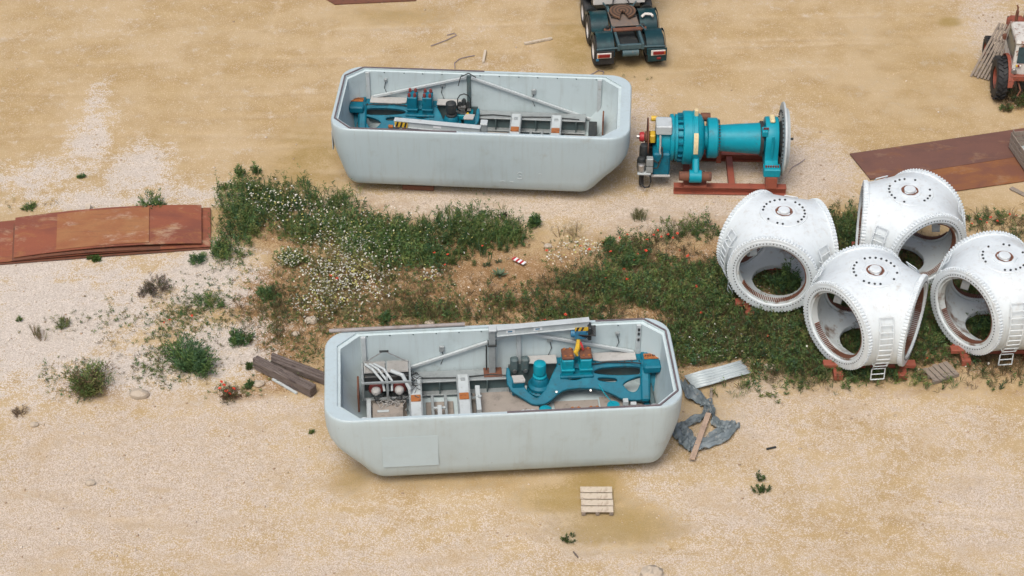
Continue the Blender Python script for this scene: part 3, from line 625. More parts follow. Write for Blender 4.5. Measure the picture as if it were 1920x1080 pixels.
        MB().at(Mb).box(.02, LB-.02, .05, .062, -.085, .095).build('beam_side', LGREY, beam)
        o = MB().box(.35, .62, 1.12, 1.5, 1.75, 2.08, .03).build('hoist', TEALB, t)
        MB().cyl((.2, 1.3, 1.9), (.78, 1.3, 1.9), .12, 12).build('hoist_drum', TEALB, o)
        MB().tube([(.9+.13*math.cos(a), 1.2, 1.92+.13*math.sin(a)) for a in np.linspace(0, 2*PI, 16)], .018, 6).build('cable_loop', BLACK, o)
        # hydraulic group with hoop frame by the far wall
        hy = MB().box(.35, .92, -1.5, -1.05, .95, 1.12, .02).build('hydraulic_tank', TEALB, t)
        MB().tube([(.42, -1.3, 1.12), (.42, -1.3, 1.6), (.50, -1.3, 1.74), (.63, -1.3, 1.79), (.76, -1.3, 1.74), (.84, -1.3, 1.6), (.84, -1.3, 1.12)], .02, 6).build('hoop_frame', DARK, hy)
        for x, y, z, r in ((.5, -1.22, 1.5, .06), (.63, -1.25, 1.58, .07), (.76, -1.22, 1.48, .06)): MB().lathe([(r*.5, 1.1), (r, 1.16), (r, z), (r*.6, z+.05), (0, z+.06)], 12).at().build('filter_bottle', DARK, hy).location = (x, y, 0)
        m = MB()
        for k in range(10): m.box(.40+random.uniform(0, .4), .47+random.uniform(.02, .4)+.02, -1.18, -1.08, 1.14+.03*k, 1.17+.03*k)
        m.build('valve_stack', STEEL, hy); MB().cyl((.5, -1.05, 1.2), (.5, -1.0, 1.2), .05, 10).build('yellow_cap', YELLOW, hy)
        MB().tube([(.25, -1.5, 2.3), (.5, -1.55, 2.42), (.75, -1.5, 2.3), (.82, -1.35, 2.05)], .018, 6).build('hanging_cable', BLACK, t)
        MB().box(-3.9, -3.85, -1.2, -.6, .85, 1.4, .004).build('rusty_edge_strip', RUSTB, t)
        MB().box(-3.68, -3.42, -1.2, .3, .6, .98, .01).build('cable_duct', DARK, t)
        # chalk-like scrawl shaped as an S on the near side (local +y faces the viewer here)
        MB().tube([(x, 1.853, z) for x, _, z in [(-1.44, 0, .96), (-1.36, 0, 1.0), (-1.29, 0, .95), (-1.34, 0, .89), (-1.42, 0, .85), (-1.44, 0, .79), (-1.37, 0, .74), (-1.28, 0, .77)]], .008, 5).build('chalk_letter', CHALK, t, label='white chalk S on the side')
        for x, z, l in ((-.75, .62, .16), (-1.05, .60, .12), (-1.95, .95, .1)):
            MB().tube([(x, 1.836 if z < .8 else 1.852, z), (x-l*.5, 1.838 if z < .8 else 1.852, z+.02), (x-l, 1.836 if z < .8 else 1.852, z)], .007, 5).build('chalk_mark', CHALK, t)
        MB().box(4.571, 4.60, .9, 1.15, 1.1, 1.8, .01).build('latch_plate', LGREY, t)
    return t
nac_near = nacelle('nearer pale grey nacelle tub with twin-fan cooler at its left end', (-.2, -6.53, .08), 4, True)
nac_far = nacelle('farther pale grey nacelle tub beside the teal gearbox, chalk S on its side', (-1.0, 6.32, .15), 176.3, False)
# faded lettering patch on the side of the near tub: a thin vinyl sheet
vin = pm('pale_blue_vinyl', (.415, .515, .55), .42, alt=(.40, .49, .52), scale=1.5, var=.04)
MB().box(-3.3, -1.85, -1.862, -1.858, .72, 1.75).build('vinyl_patch', vin, nac_near, label='paler bluish rectangle on the side')
for i, (x, w) in enumerate(((-2.6, .5), (1.9, .5))):
    o = MB().box(-w, w, -1.3, 1.3, 0, .17, .01).build('support_beam', RUSTB)
    o.location = (-1-x, 6.32, 0); o.rotation_euler = (0, 0, R(-3.7))
    tag(o, ['flat rusty beam under the left part of the farther nacelle tub', 'flat rusty beam under the right part of the farther nacelle tub'][1-i], 'beam', 'beams under the farther tub')
_c, _s = math.cos(R(4)), math.sin(R(4)); LW = lambda x, y, z: Vector((-.2+_c*x-_s*y, -6.6+_s*x+_c*y, z))
for _x, _l in ((-2.2, 'left'), (2.4, 'right')):
    o = MB().box(-.3, .3, -1.15, 1.15, 0, .105, .01).build('support_beam', WOODD); o.location = LW(_x, .07, 0); o.rotation_euler = (0, 0, R(4)); tag(o, 'low timber under the %s part of the nearer nacelle tub' % _l, 'beam', 'timbers under the nearer tub')
a = LW(-4.62, 1.86, 2.50); b = LW(-.95, 1.89, 2.50)
tag(MB().cyl(a, b, .055, 12).build('metal_pole', pm('brown_grey_pole', (.27, .25, .24), .6, alt=(.2, .16, .14), scale=5)), 'long grey-brown pole lying along the back rim of the nearer tub', 'pole')

# ================================================================== GEARBOX + MAIN SHAFT on its stand (axis along x)
def gearbox():
    AX, AZ = 6.02, 1.45
    t = thing('gearbox', 'teal wind turbine gearbox and main shaft with white disc flange', 'gearbox', (0, AX, 0), -1.5)
    def L(name, prof, mat, parent=t, n=40, smooth=35, label=None):
        m = MB(); m.M = Matrix.Translation((0, 0, AZ)); m.lathe(prof, n, 'x'); return m.build(name, mat, parent, smooth, label)
    body = L('housing', [(.35, 4.55), (.60, 4.56), (.62, 4.60), (.62, 4.98), (.72, 4.99), (.74, 5.01), (.74, 5.10), (.68, 5.11), (.68, 5.14), (.74, 5.15), (.74, 5.22), (.66, 5.23), (.66, 5.38), (.82, 5.39), (.85, 5.42), (.85, 5.66), (.83, 5.67), (.83, 5.70), (.86, 5.71), (.86, 5.84), (.80, 5.86), (.72, 5.98), (.55, 6.06), (.40, 6.08)], TEALB, n=48)
    rb = MB(); rb.M = Matrix.Translation((0, 0, AZ))
    for k in range(20):
        a = 2*PI*k/20; M0 = rb.M; rb.M = Matrix.Translation((0, 0, AZ)) @ Matrix.Rotation(a, 4, 'X'); rb.box(5.23, 5.385, -.02, .02, .64, .78); rb.M = M0
    rb.build('cooling_rib', TEAL, body)
    # lower box of the rear stage
    bx = MB().box(4.45, 5.0, -.80, .3, .52, 1.35, .05).build('rear_box', TEAL, t)
    MB().box(4.30, 5.02, -.86, -.78, .50, .56, .01).build('drip_edge', COVER, bx)
    L('coupling_flange', [(.38, 6.05), (.38, 6.16), (.60, 6.165), (.64, 6.19), (.64, 6.46), (.60, 6.50), (.45, 6.505)], TEALB)
    bb = MB()
    for k in range(36):
        a = 2*PI*k/36; bb.cyl((6.50, .56*math.cos(a), AZ+.56*math.sin(a)), (6.555, .56*math.cos(a), AZ+.56*math.sin(a)), .022, 6)
    tag(bb.build('flange_bolts', DARK, t), kind='stuff')
    L('main_shaft', [(.44, 6.50), (.42, 6.56), (.42, 6.6), (.50, 7.8), (.50, 7.9), (.40, 8.0)], TEALB)
    L('seal_ring', [(.50, 7.82), (.56, 7.83), (.56, 7.92), (.50, 7.93)], DARK)
    # bearing housing
    arch = []
    for k in range(13): a = PI*k/12; arch.append((.66*math.cos(a), AZ+.02+.70*math.sin(a)))
    prof = arch+[(-.66, 1.3), (-.72, 1.1), (-.98, .98), (-.98, .72), (.98, .72), (.98, .98), (.72, 1.1), (.66, 1.3)]
    M = Matrix(((0, 0, 1, 8.18), (1, 0, 0, 0), (0, 1, 0, 0), (0, 0, 0, 1)))
    bh = plate2d('bearing_housing', prof, [], .34, .04, M, TEALB, t)
    MB().box(8.10, 8.26, -.2, .2, AZ+.70, AZ+.80, .03).build('lifting_lug', CREAM, bh)
    MB().box(8.14, 8.22, -.72, -.68, 1.2, 2.0, .02).build('web_rib', TEALB, bh)
    for sy in (-1, 1):
        MB().box(7.93, 8.46, min(sy*.70, sy*1.08), max(sy*.70, sy*1.08), .70, .99, .03).build('foot', TEALB, bh)
        for k in range(6): MB().at(Matrix.Translation((8.01+k*.075, sy*.93, .99))).lathe([(.03, 0), (.03, .06), (0, .062)], 8).build('foot_bolt', REDCAP, bh)
        m = MB()
    for k in range(3): MB().at(Matrix.Translation((7.90+k*.06, -.42, AZ+.62))).lathe([(.028, 0), (.028, .06), (0, .062)], 8).build('cap_bolt', REDCAP, bh)
    MB().box(7.84, 8.02, -.55, -.25, AZ+.42, AZ+.62, .02).build('cap_block', TEALB, bh)
    # rotor flange disc, grey white, with dark neck
    L('shaft_neck', [(.42, 8.36), (.5, 8.4), (.62, 8.54)], DARK)
    disc = L('rotor_flange', [(.62, 8.50), (1.16, 8.52), (1.17, 8.54), (1.17, 8.58), (1.0, 8.60), (.99, 8.62), (.96, 8.70), (.2, 8.72), (.18, 8.70)], LGREY, n=56)
    db = MB()
    for k in range(40):
        a = 2*PI*k/40; db.cyl((8.505, .9*math.cos(a), AZ+.9*math.sin(a)), (8.46, .9*math.cos(a), AZ+.9*math.sin(a)), .025, 6)
    tag(db.build('disc_bolts', DARK, disc), kind='stuff')
    MB().cyl((8.70, 0, AZ), (8.90, 0, AZ), .04, 8).build('spigot', DARK, disc)
    # torque arms with rubber bush cylinders
    for sy in (-1, 1):
        arm = MB(); arm.prism([(5.70, 0), (5.90, 0), (5.90, 0), (5.70, 0)], 0, 0) if False else None
        o = MB().bar((5.80, sy*.55, AZ-.35), (5.80, sy*1.12, .72), .20, .46, .05).build('torque_arm', TEALB, t)
        m = MB(); m.M = Matrix.Translation((0, sy*1.12, .74)); m.lathe([(.20, 5.60), (.20, 5.98)], 20, 'x'); m.build('arm_eye', TEALB, o)
        m = MB(); m.M = Matrix.Translation((0, sy*1.12, .74)); m.lathe([(.12, 5.28), (.15, 5.29), (.15, 5.59)], 18, 'x'); m.build('bush', RUSTB, o, label='rusty brown bush cylinder')
        m = MB(); m.M = Matrix.Translation((0, sy*1.12, .74)); m.lathe([(.15, 5.99), (.15, 6.29), (.12, 6.30)], 18, 'x'); m.build('bush', RUSTB, o, label='rusty brown bush cylinder')
    cp = MB()
    for k in range(5):
        cp.M = Matrix.Translation((5.775, 0, AZ)) @ Matrix.Rotation(R(-2-k*9), 4, 'X'); cp.box(-.07, .07, -.885, -.860, -.07, .07)
    cp.build('cream_plate', CREAM, t)
    MB().box(5.73, 5.85, -.08, .08, AZ+.84, AZ+1.06, .02).build('top_lug', CREAM, t)
    m = MB(); m.M = Matrix.Translation((0, .55, AZ+.42)); m.lathe([(.14, 5.98), (.14, 6.28)], 14, 'x'); m.build('top_bush', RUSTB, t)
    # control box, brake disc, brake caliper, pump unit
    cb = MB().box(4.52, 5.02, -.62, -.05, AZ+.48, AZ+.80, .03).build('terminal_box', LGREY, t)
    for k in range(5): MB().cyl((4.62+k*.07, -.02, AZ+.70), (4.62+k*.07, .06, AZ+.70), .03, 8).build('cable_gland', BLUEP, cb)
    MB().tube([(4.66, -.64, AZ+.48), (4.67, -.70, AZ+.2), (4.66, -.73, AZ-.05), (4.72, -.78, AZ-.25)], .03, 8).build('conduit', COVER, cb)
    bd = L('brake_disc', [(.1, 4.28), (.62, 4.285), (.62, 4.315), (.1, 4.32)], RUSTB)
    L('output_shaft', [(.10, 4.05), (.11, 4.06), (.13, 4.2), (.18, 4.22), (.2, 4.55)], RUSTB)
    L('shaft_hub', [(.09, 4.03), (.14, 4.04), (.16, 4.10), (.16, 4.18)], REDP)
    MB().cyl((3.95, 0, AZ), (4.05, 0, AZ), .06, 10).build('shaft_tip', STEEL, t)
    MB().box(4.34, 4.52, -.45, -.15, AZ+.05, AZ+.35, .03).build('caliper', YELLOW, t)
    MB().cyl((4.40, .3, AZ+.5), (4.56, .3, AZ+.5), .09, 10).build('sensor_cap', YELLOW, t)
    MB().box(4.3, 4.55, -.2, .5, .75, 1.2, .04).build('pump_block', DARK, t)
    pu = MB().box(3.98, 4.40, -1.0, -.55, .66, .72, .01).build('pump_tray', LGREY, t)
    for x, y, z0, z1, r in ((4.10, -.7, .72, 1.15, .14), (4.18, -.48, 1.0, 1.5, .15)):
        m = MB(); m.M = Matrix.Translation((x, y, 0)); m.lathe([(r*.8, z0), (r, z0+.04), (r, z1-.1), (r*.85, z1-.03), (r*.4, z1), (0, z1+.005)], 16); m.build('pump_motor', DARK, pu)
    m = MB(); m.M = Matrix.Translation((4.10, -.84, 0)); m.lathe([(.12, .73), (.13, .75), (.13, .98), (.10, 1.0)], 16); m.build('filter_can', STEEL, pu)
    q = MB().box(4.25, 4.46, -.98, -.78, .73, 1.26, .02).build('switch_box', GREY, pu)
    MB().box(4.245, 4.465, -.985, -.775, .98, 1.0, .003).build('box_seam', DARK, q)
    MB().tube([(4.38, -.9, .66), (4.42, -.95, .4), (4.36, -1.0, .22), (4.22, -.98, .18), (4.1, -.9, .3), (4.08, -.85, .6)], .03, 8).build('hanging_hose', BLACK, pu)
    MB().tube([(4.46, -.85, 1.15), (4.62, -.88, 1.05), (4.74, -.86, 1.3), (4.72, -.8, 1.6)], .028, 8).build('hose', DARK, pu)
    MB().tube([(4.45, -.9, .85), (4.6, -.92, .9), (4.7, -.9, 1.2)], .022, 8).build('hose', DARK, pu)
    MB().box(4.05, 4.2, -.8, -.65, .12, .66, .03).build('sump', BLACK, pu)
    s = thing('steel_stand', 'red-brown steel stand carrying the teal gearbox', 'stand', (0, AX, 0), -1.5)
    def ib(name, x0, x1, y, z0, z1, w):
        m = MB().box(x0, x1, y-w/2, y+w/2, z1-.03, z1, .004).box(x0, x1, y-.012, y+.012, z0+.03, z1-.03).box(x0, x1, y-w/2, y+w/2, z0, z0+.03, .004)
        return m.build(name, REDOX, s)
    for y in (-.93, .93): ib('rail', 5.15, 8.70, y, .0, .27, .26)
    for y in (-.93, .93):
        MB().box(8.02, 8.38, y-.16, y+.16, .272, .70, .01).build('post', REDOX, s)
        MB().box(5.45, 6.18, y-.17, y+.17, .272, .36, .01).build('pad', REDOX, s)
        MB().box(5.62, 5.98, y-.02, y+.33, .361, .555, .01).build('saddle', RUSTB, s)
    for x in (5.6, 7.0, 8.2): MB().box(x-.1, x+.1, -.79, .79, .02, .22, .008).build('cross_member', REDOX, s)
    MB().box(6.5, 8.02, .30, .46, .75, .97, .01).build('back_rail', REDOX, s)
    MB().box(6.55, 6.7, .30, .46, .272, .749, .01).build('back_leg', REDOX, s)
    MB().box(7.0, 7.3, .24, .295, .80, .9, .01).build('wedge', CREAM, s)
gearbox()
tag(MB().tube([(8.9, 6.0, .02), (9.05, 6.3, .02), (9.3, 6.5, .03), (9.5, 6.75, .02)], .012, 5).build('loose_wire', WIRE), 'thin grey wire on the gravel right of the white disc', 'wire')

# ================================================================== HUBS
def surface_nets(F, lo, hi, st):
    xs = [np.arange(lo[i], hi[i]+st, st) for i in range(3)]
    X, Y, Z = np.meshgrid(*xs, indexing='ij'); D = F(X, Y, Z); n = D.shape
    ins = D < 0; acc = np.zeros((n[0]-1, n[1]-1, n[2]-1, 3)); cnt = np.zeros((n[0]-1, n[1]-1, n[2]-1))
    cs = [(i, j, k) for i in (0, 1) for j in (0, 1) for k in (0, 1)]
    sl = lambda c: tuple(slice(c[a], n[a]-1+c[a]) for a in range(3))
    for i in range(8):
        for j in range(i+1, 8):
            a, b = cs[i], cs[j]
            if sum(abs(a[q]-b[q]) for q in range(3)) != 1: continue
            da, db = D[sl(a)], D[sl(b)]; m = (da < 0) != (db < 0); t = np.where(m, da/np.where(m, da-db, 1), 0)
            for q in range(3): acc[..., q] += m*(a[q]+t*(b[q]-a[q]))
            cnt += m
    act = cnt > 0; idx = -np.ones(act.shape, int); idx[act] = np.arange(act.sum())
    I = np.argwhere(act); V = I+acc[act]/cnt[act][:, None]; V = V*st+np.array(lo)
    faces = []
    for ax in range(3):
        o = [q for q in range(3) if q != ax]
        s0 = [slice(None)]*3; s1 = [slice(None)]*3; s0[ax] = slice(0, n[ax]-1); s1[ax] = slice(1, n[ax])
        m = ins[tuple(s0)] != ins[tuple(s1)]; P = np.argwhere(m)
        P = P[(P[:, o[0]] > 0) & (P[:, o[1]] > 0) & (P[:, o[0]] < n[o[0]]-1) & (P[:, o[1]] < n[o[1]]-1)]
        e0 = np.zeros(3, int); e0[o[0]] = 1; e1 = np.zeros(3, int); e1[o[1]] = 1
        g = lambda Q: idx[Q[:, 0], Q[:, 1], Q[:, 2]]
        q = np.stack([g(P), g(P-e0), g(P-e0-e1), g(P-e1)], 1); fl = ins[P[:, 0], P[:, 1], P[:, 2]]
        if ax == 1: fl = ~fl
        q[~fl] = q[~fl][:, ::-1]; faces.append(q)
    return V, np.concatenate(faces)
HC = 1.55; RF = 1.24               # hub centre height, flange distance from the axis
def hub_mesh():
    def sm(a, b, k): h = np.clip(.5+.5*(b-a)/k, 0, 1); return b+(a-b)*h-k*h*(1-h)
    az = [R(d) for d in (0, 120, 240)]
    def F(x, y, z):
        r = np.sqrt(x*x+y*y)
        e = (((r/1.58)**2.5+(np.abs(z)/1.36)**2.5)**(1/2.5)-1)*1.42
        e = np.maximum(e, np.maximum(z-1.27, -1.24-z))
        inn = (((r/1.44)**2.5+(np.abs(z)/1.24)**2.5)**(1/2.5)-1)*1.3; inn = np.maximum(inn, np.maximum(z-1.16, -1.13-z))
        for a in az:
            u = x*math.cos(a)+y*math.sin(a); w = np.sqrt((-x*math.sin(a)+y*math.cos(a))**2+z*z)
            cy = np.maximum(w-1.25, np.abs(u-.7)-.53); e = sm(e, cy, .30)
            e = np.maximum(e, u-RF+.0)
            inn = np.minimum(inn, np.maximum(w-1.05, np.abs(u-1.3)-.5)); inn = np.minimum(inn, np.maximum(w-.97, np.abs(u-1.2)-.9))
        inn = np.minimum(inn, np.maximum(r-.72, np.abs(z+1.2)-.5))
        return np.maximum(e, -inn)
    globals()['HUBF'] = F
    V, Q = surface_nets(F, (-1.75, -1.75, -1.42), (1.75, 1.75, 1.42), .046)
    me = bpy.data.meshes.new('hub_body'); me.from_pydata(V.tolist(), [], Q.tolist())
    me.polygons.foreach_set('use_smooth', [True]*len(me.polygons)); me.set_sharp_from_angle(angle=R(42))
    # inside faces get the stained paint
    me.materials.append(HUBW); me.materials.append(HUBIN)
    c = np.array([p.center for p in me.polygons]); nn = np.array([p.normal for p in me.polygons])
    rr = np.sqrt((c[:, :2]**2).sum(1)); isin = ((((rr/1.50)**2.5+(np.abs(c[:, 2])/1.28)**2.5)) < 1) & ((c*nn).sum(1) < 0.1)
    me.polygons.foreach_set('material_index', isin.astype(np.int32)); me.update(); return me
HUBME = hub_mesh()
def ring_meshes():
    m = MB(); prof = [(1.05, -.10), (1.28, -.10), (1.295, -.08), (1.295, .05), (1.28, .075), (1.20, .08), (1.19, .09), (1.07, .09), (1.05, .075), (1.05, -.10)]
    m.lathe(prof, 72, 'x', False); fl = m.mesh('flange_ring', HUBW)
    m = MB()
    for k in range(84):
        a = 2*PI*k/84; m.cyl((-.05, 1.30*math.cos(a), 1.30*math.sin(a)), (.065, 1.295*math.cos(a), 1.295*math.sin(a)), .033, 6)
    te = m.mesh('rim_nuts', HUBW)
    m = MB()
    for k in range(72):
        a = 2*PI*(k+.5)/72; m.cyl((.07, 1.13*math.cos(a), 1.13*math.sin(a)), (.098, 1.13*math.cos(a), 1.13*math.sin(a)), .019, 6)
    ho = m.mesh('bolt_holes', DARK)
    m = MB(); m.lathe([(.985, -.16), (1.045, -.16), (1.046, .03), (.985, .03), (.985, -.16)], 60, 'x', False)
    ge = m.mesh('gear_ring', HUBIN)
    m = MB()
    for k in range(110):
        a = 2*PI*k/110; M0 = Matrix.Rotation(a, 4, 'X'); m.M = M0
        if R(120) < a < R(345): m.box(-.14, .025, -.013, .013, .945, .986)
    gt = m.mesh('gear_teeth', RUSTB)
    return fl, te, ho, ge, gt
RINGS = ring_meshes()
def ladder_pts():
    pts = []
    for z in np.linspace(-1.36, .88, 13):
        r = np.linspace(.8, 2.1, 260); zz = max(z, -.95); c, q = math.cos(R(60)), math.sin(R(60))
        d = np.minimum(HUBF(r*c-.19*q, r*q+.19*c, np.full_like(r, zz)), HUBF(r*c+.19*q, r*q-.19*c, np.full_like(r, zz)))
        k = np.where(d < 0)[0].max(); pts.append((float(r[k])+.12+.05*max(0, -.6-z), z))
    return pts
LP = ladder_pts()
_zz = np.linspace(1.1, 1.6, 200); HTOP = float(_zz[np.where(HUBF(np.full(200, .62*math.cos(1.)), np.full(200, .62*math.sin(1.)), _zz) < 0)[0].max()])-1.262
def hub(label, x, y, az, stand_label):
    t = thing('rotor_hub', label, 'rotor hub', (x, y, 0), 0, 'rotor hubs standing in the weeds')
    b = ob('hub_body', HUBME, t); b.location = (0, 0, HC); b.rotation_euler = (0, 0, R(az))
    for k in range(3):
        A = R(az+120*k); M = Matrix.Translation((0, 0, HC)) @ Matrix.Rotation(A, 4, 'Z') @ Matrix.Translation((RF, 0, 0))
        f = ob('blade_flange', RINGS[0], t); f.matrix_local = M
        for me, nm in zip(RINGS[1:], ('rim_nuts', 'bolt_holes', 'gear_ring', 'gear_teeth')):
            o = ob(nm, me, f)
            if nm != 'gear_ring': tag(o, kind='stuff')
        # ladder between the openings
        B = A+R(60); l = MB(); Ml = Matrix.Translation((0, 0, HC)) @ Matrix.Rotation(B, 4, 'Z')
        l.M = Ml
        for sy in (-.19, .19): l.tube([(r, sy, z) for r, z in LP], .018, 6)
        l.tube([(LP[0][0], -.19, LP[0][1]), (LP[0][0], .19, LP[0][1])], .018, 6)
        for z_i in (3, 10):
            for sy in (-.19, .19): l.tube([(LP[z_i][0], sy, LP[z_i][1]), (LP[z_i][0]-.16, sy, LP[z_i][1])], .014, 5)
        lo = l.build('ladder', HUBW, t)
        for i in range(0, 13):
            r, z = LP[i]; MB().at(Ml).tube([(r, -.19, z), (r, .19, z)], .016, 6).build('rung', HUBW, lo)
    # top plate, nose ring, cap
    m = MB(); m.M = Matrix.Translation((0, 0, HC+HTOP)); m.lathe([(.70, 1.16), (.70, 1.275), (.68, 1.29), (.40, 1.29), (.38, 1.275)], 40, 'z', False); tp = m.build('top_ring', HUBW, t)
    m = MB(); m.M = Matrix.Translation((0, 0, HC+HTOP)) @ Matrix.Rotation(R(az), 4, 'Z'); m.lathe([(.36, 1.22), (.36, 1.31), (.34, 1.325), (.26, 1.325), (.26, 1.28)], 8, 'z', False); m.build('octagon_plate', HUBW, tp)
    m = MB(); m.M = Matrix.Translation((0, 0, HC+HTOP))
    m.lathe([(.17, 1.22), (.17, 1.37), (.155, 1.39), (.06, 1.395), (0, 1.395)], 24); m.build('nose_cap', HUBW, tp)
    m = MB(); m.M = Matrix.Translation((0, 0, HC+HTOP)); m.lathe([(.17, 1.284), (.245, 1.284), (.255, 1.327), (.17, 1.305)], 24, 'z', False); m.build('stained_groove', RUSTB, tp, label='rust-stained groove round the nose cap')
    bo = MB()
    for k in range(24):
        a = 2*PI*k/24+.1
        if random.random() < .72: bo.cyl((.60*math.cos(a), .60*math.sin(a), HC+HTOP+1.285), (.60*math.cos(a), .60*math.sin(a), HC+HTOP+1.32), .033, 6)
    tag(bo.build('stud_bolts', DARK, tp), kind='stuff')
    # inner pitch actuator ends seen through the openings
    for k in range(3):
        A = R(az+120*k+62); MB().cyl((1.02*math.cos(A), 1.02*math.sin(A), HC+.15), (.80*math.cos(A), .80*math.sin(A), HC+.13), .17, 18).build('inner_boss', HUBW, t)
    s = thing('hub_stand', stand_label, 'stand', (x, y, 0), 0, 'steel stands under the rotor hubs')
    sx = .95
    for q in (-.90, .90): MB().box(q-.13, q+.13, -1.3, 1.2, .0, .20, .01).build('stand_beam', REDOX, s)
    for q in (-.88, .86): MB().box(-1.3, 1.3, q-.12, q+.12, .203, .33, .01).build('cross_beam', REDOX, s)
    return t
hub('white rotor hub farthest left, single wide opening facing front', 7.84, -.14, -90-16, 'red-brown beams under the leftmost rotor hub')
hub('white rotor hub at the back, touching the rusty plates', 11.63, .9, -90+22, 'red-brown beams under the rearmost rotor hub')
hub('white rotor hub in front middle, ladder between two openings facing front', 10.07, -2.93, -90-54, 'red-brown beams under the front middle rotor hub')
hub('white rotor hub at the right edge with rust-stained inside', 13.77, -2.3, -90-54, 'red-brown beams under the rightmost rotor hub')

# ================================================================== TRUCK (tail towards the viewer, nose away)
def wheel_mesh(r, w, rim_r, tyre_name='tyre'):
    m = MB(); m.lathe([(rim_r, -w/2), (r*.88, -w/2), (r*.97, -w*.42), (r, -w*.34), (r, w*.34), (r*.97, w*.42), (r*.88, w/2), (rim_r, w/2)], 32, 'x', False); ty = m.mesh('tyre', BLACK)
    m = MB(); m.lathe([(0, -.02), (rim_r*.4, -.02), (rim_r*.45, -.10), (rim_r*.85, -.06), (rim_r, -w*.45), (rim_r, w*.45)], 24, 'x', False); return ty, m
def arc_guard(m, r, w, a0, a1, th=.03, n=12):
    vs = []; fs = []
    for k in range(n+1):
        a = R(a0+(a1-a0)*k/n)
        for rr in (r, r+th):
            for x in (-w/2, w/2): vs.append((x, rr*math.cos(a), rr*math.sin(a)))
    for k in range(n):
        o = k*4; fs += [(o, o+1, o+5, o+4), (o+2, o+6, o+7, o+3), (o, o+4, o+6, o+2), (o+1, o+3, o+7, o+5)]
    fs += [(0, 2, 3, 1), (n*4, n*4+1, n*4+3, n*4+2)]
    m.add(vs, fs)
def truck():
    t = thing('truck_tractor', 'dark green tractor truck seen from behind with rusty fifth wheel', 'truck', (4.02, 12.80, 0), 6.5)
    RT = .52; rimm = pm('white_rim_paint', (.55, .54, .52), .5, alt=(.4, .39, .37), scale=6)
    ty, rm = wheel_mesh(RT, .30, .30); rme = rm.mesh('rim', rimm)
    for ay in (0, 1.40, 2.62):
        for sx in (-1, 1):
            for inner in (0, 1):
                if ay > 2 and inner: continue
                w = ob('wheel', ty, t); w.location = (sx*(1.08-.33*inner), ay, RT); w.rotation_euler = (0, 0, 0 if sx < 0 else PI)
                ob('rim', rme, w)
        MB().cyl((-1.0, ay, RT), (1.0, ay, RT), .11, 10).build('axle', DARK, t)
    for ay in (0, 1.40):
        for sx in (-1, 1):
            m = MB(); m.M = Matrix.Translation((sx*.86, ay, RT)); arc_guard(m, .62, .60, 8, 172 if ay == 0 else 165)
            g = m.build('mudguard', TRUCKG, t)
            m = MB(); m.M = Matrix.Translation((sx*.90, ay, RT))
            for q in (-.33, .33):
                vs = []; fs = []
                for k in range(13):
                    a = R(8+157*k/12)
                    for rr in (.56, .655): vs.append((q+sx*0, rr*math.cos(a), rr*math.sin(a)))
                for k in range(12): fs.append((2*k, 2*k+1, 2*k+3, 2*k+2))
                m.add(vs, fs)
            m.build('guard_edge', TRUCKG, g)
            MB().tube([(sx*.60, ay+(.62 if ay else -.0), RT+.70), (sx*.5, ay+.55, RT+.60), (sx*.42, ay+.5, RT+.48)], .025, 6).build('guard_bracket', CHASSIS, g)
    for sx in (-1, 1):
        r = MB().box(sx*.42-.045, sx*.42+.045, -.58, 4.2, .80, 1.04, .01).build('chassis_rail', CHASSIS, t)
        # tail flap with lamp cluster
        f = MB().box(sx*.92-.33, sx*.92+.33, -.66, -.625, .34, .86, .01).build('mud_flap', BLACK if sx < 0 else TRUCKG, t)
        lm = MB().box(sx*.94-.25, sx*.94+.25, -.70, -.662, .60, .80, .01).build('lamp_plate', PLATEW, f)
        MB().box(sx*.94-.08*1-.10, sx*.94+.20, -.73, -.701, .64, .77, .01).build('red_lamp', REDLT, lm)
        o = sx*.94+(.202 if sx > 0 else -.23); MB().box(min(o, o+.05), max(o, o+.05)+.0, -.728, -.702, .64, .77, .008).build('orange_lamp', ORLT, lm)
        MB().bar((sx*.46, -.55, .90), (sx*1.2, -.60, .90), .05, .05, .01).build('lamp_bar', CHASSIS, t)
    MB().box(-1.22, -1.12, -.70, -.66, .50, .58, .01).build('blue_reflector', BLUEP, t)
    MB().box(.90, 1.04, -.70, -.665, .44, .52, .01).build('red_reflector', REDLT, t)
    for y0, y1, z0, z1, mt in ((-.56, -.46, .82, 1.0, CHASSIS), (.28, .46, 1.0, 1.07, RUSTB), (.72, .84, .9, 1.02, CHASSIS)):
        MB().box(-.375 if mt is CHASSIS else -.48, .375 if mt is CHASSIS else .48, y0, y1, z0 if mt is CHASSIS else 1.042, z1 if mt is CHASSIS else 1.10, .01).build('cross_member', mt, t)
    MB().box(-.48, .48, .62, 1.6, 1.042, 1.075, .01).build('mounting_plate', pm('dirty_steel', (.16, .13, .11), .6, alt=(.22, .15, .10), scale=8), t)
    MB().cyl((-.28, -.50, .66), (.28, -.50, .66), .13, 14).build('tow_roll', CHASSIS, t)
    MB().box(-.36, .36, -.40, .25, .60, .78, .02).build('rear_sump', DARK, t)
    # fifth wheel: round greasy plate with a V throat opening to the rear
    pts = [(.48*math.cos(a), .40*math.sin(a)) for a in np.linspace(R(-62), R(242), 30)]
    pts += [(-.16, -.42), (-.05, -.05), (0, .0), (.05, -.05), (.16, -.42)]
    m, nt_, b = newmat('greasy_rust'); tc = nd(nt_, 'ShaderNodeTexCoord'); w = nd(nt_, 'ShaderNodeTexWave'); w.wave_type = 'RINGS'; w.rings_direction = 'Z'; w.inputs['Scale'].default_value = 2.6; w.inputs['Distortion'].default_value = 1.5
    mp_ = nd(nt_, 'ShaderNodeMapping'); nt_.links.new(tc.outputs['Object'], mp_.inputs[0]); mp_.inputs['Location'].default_value = (.0, -1.35, 0)
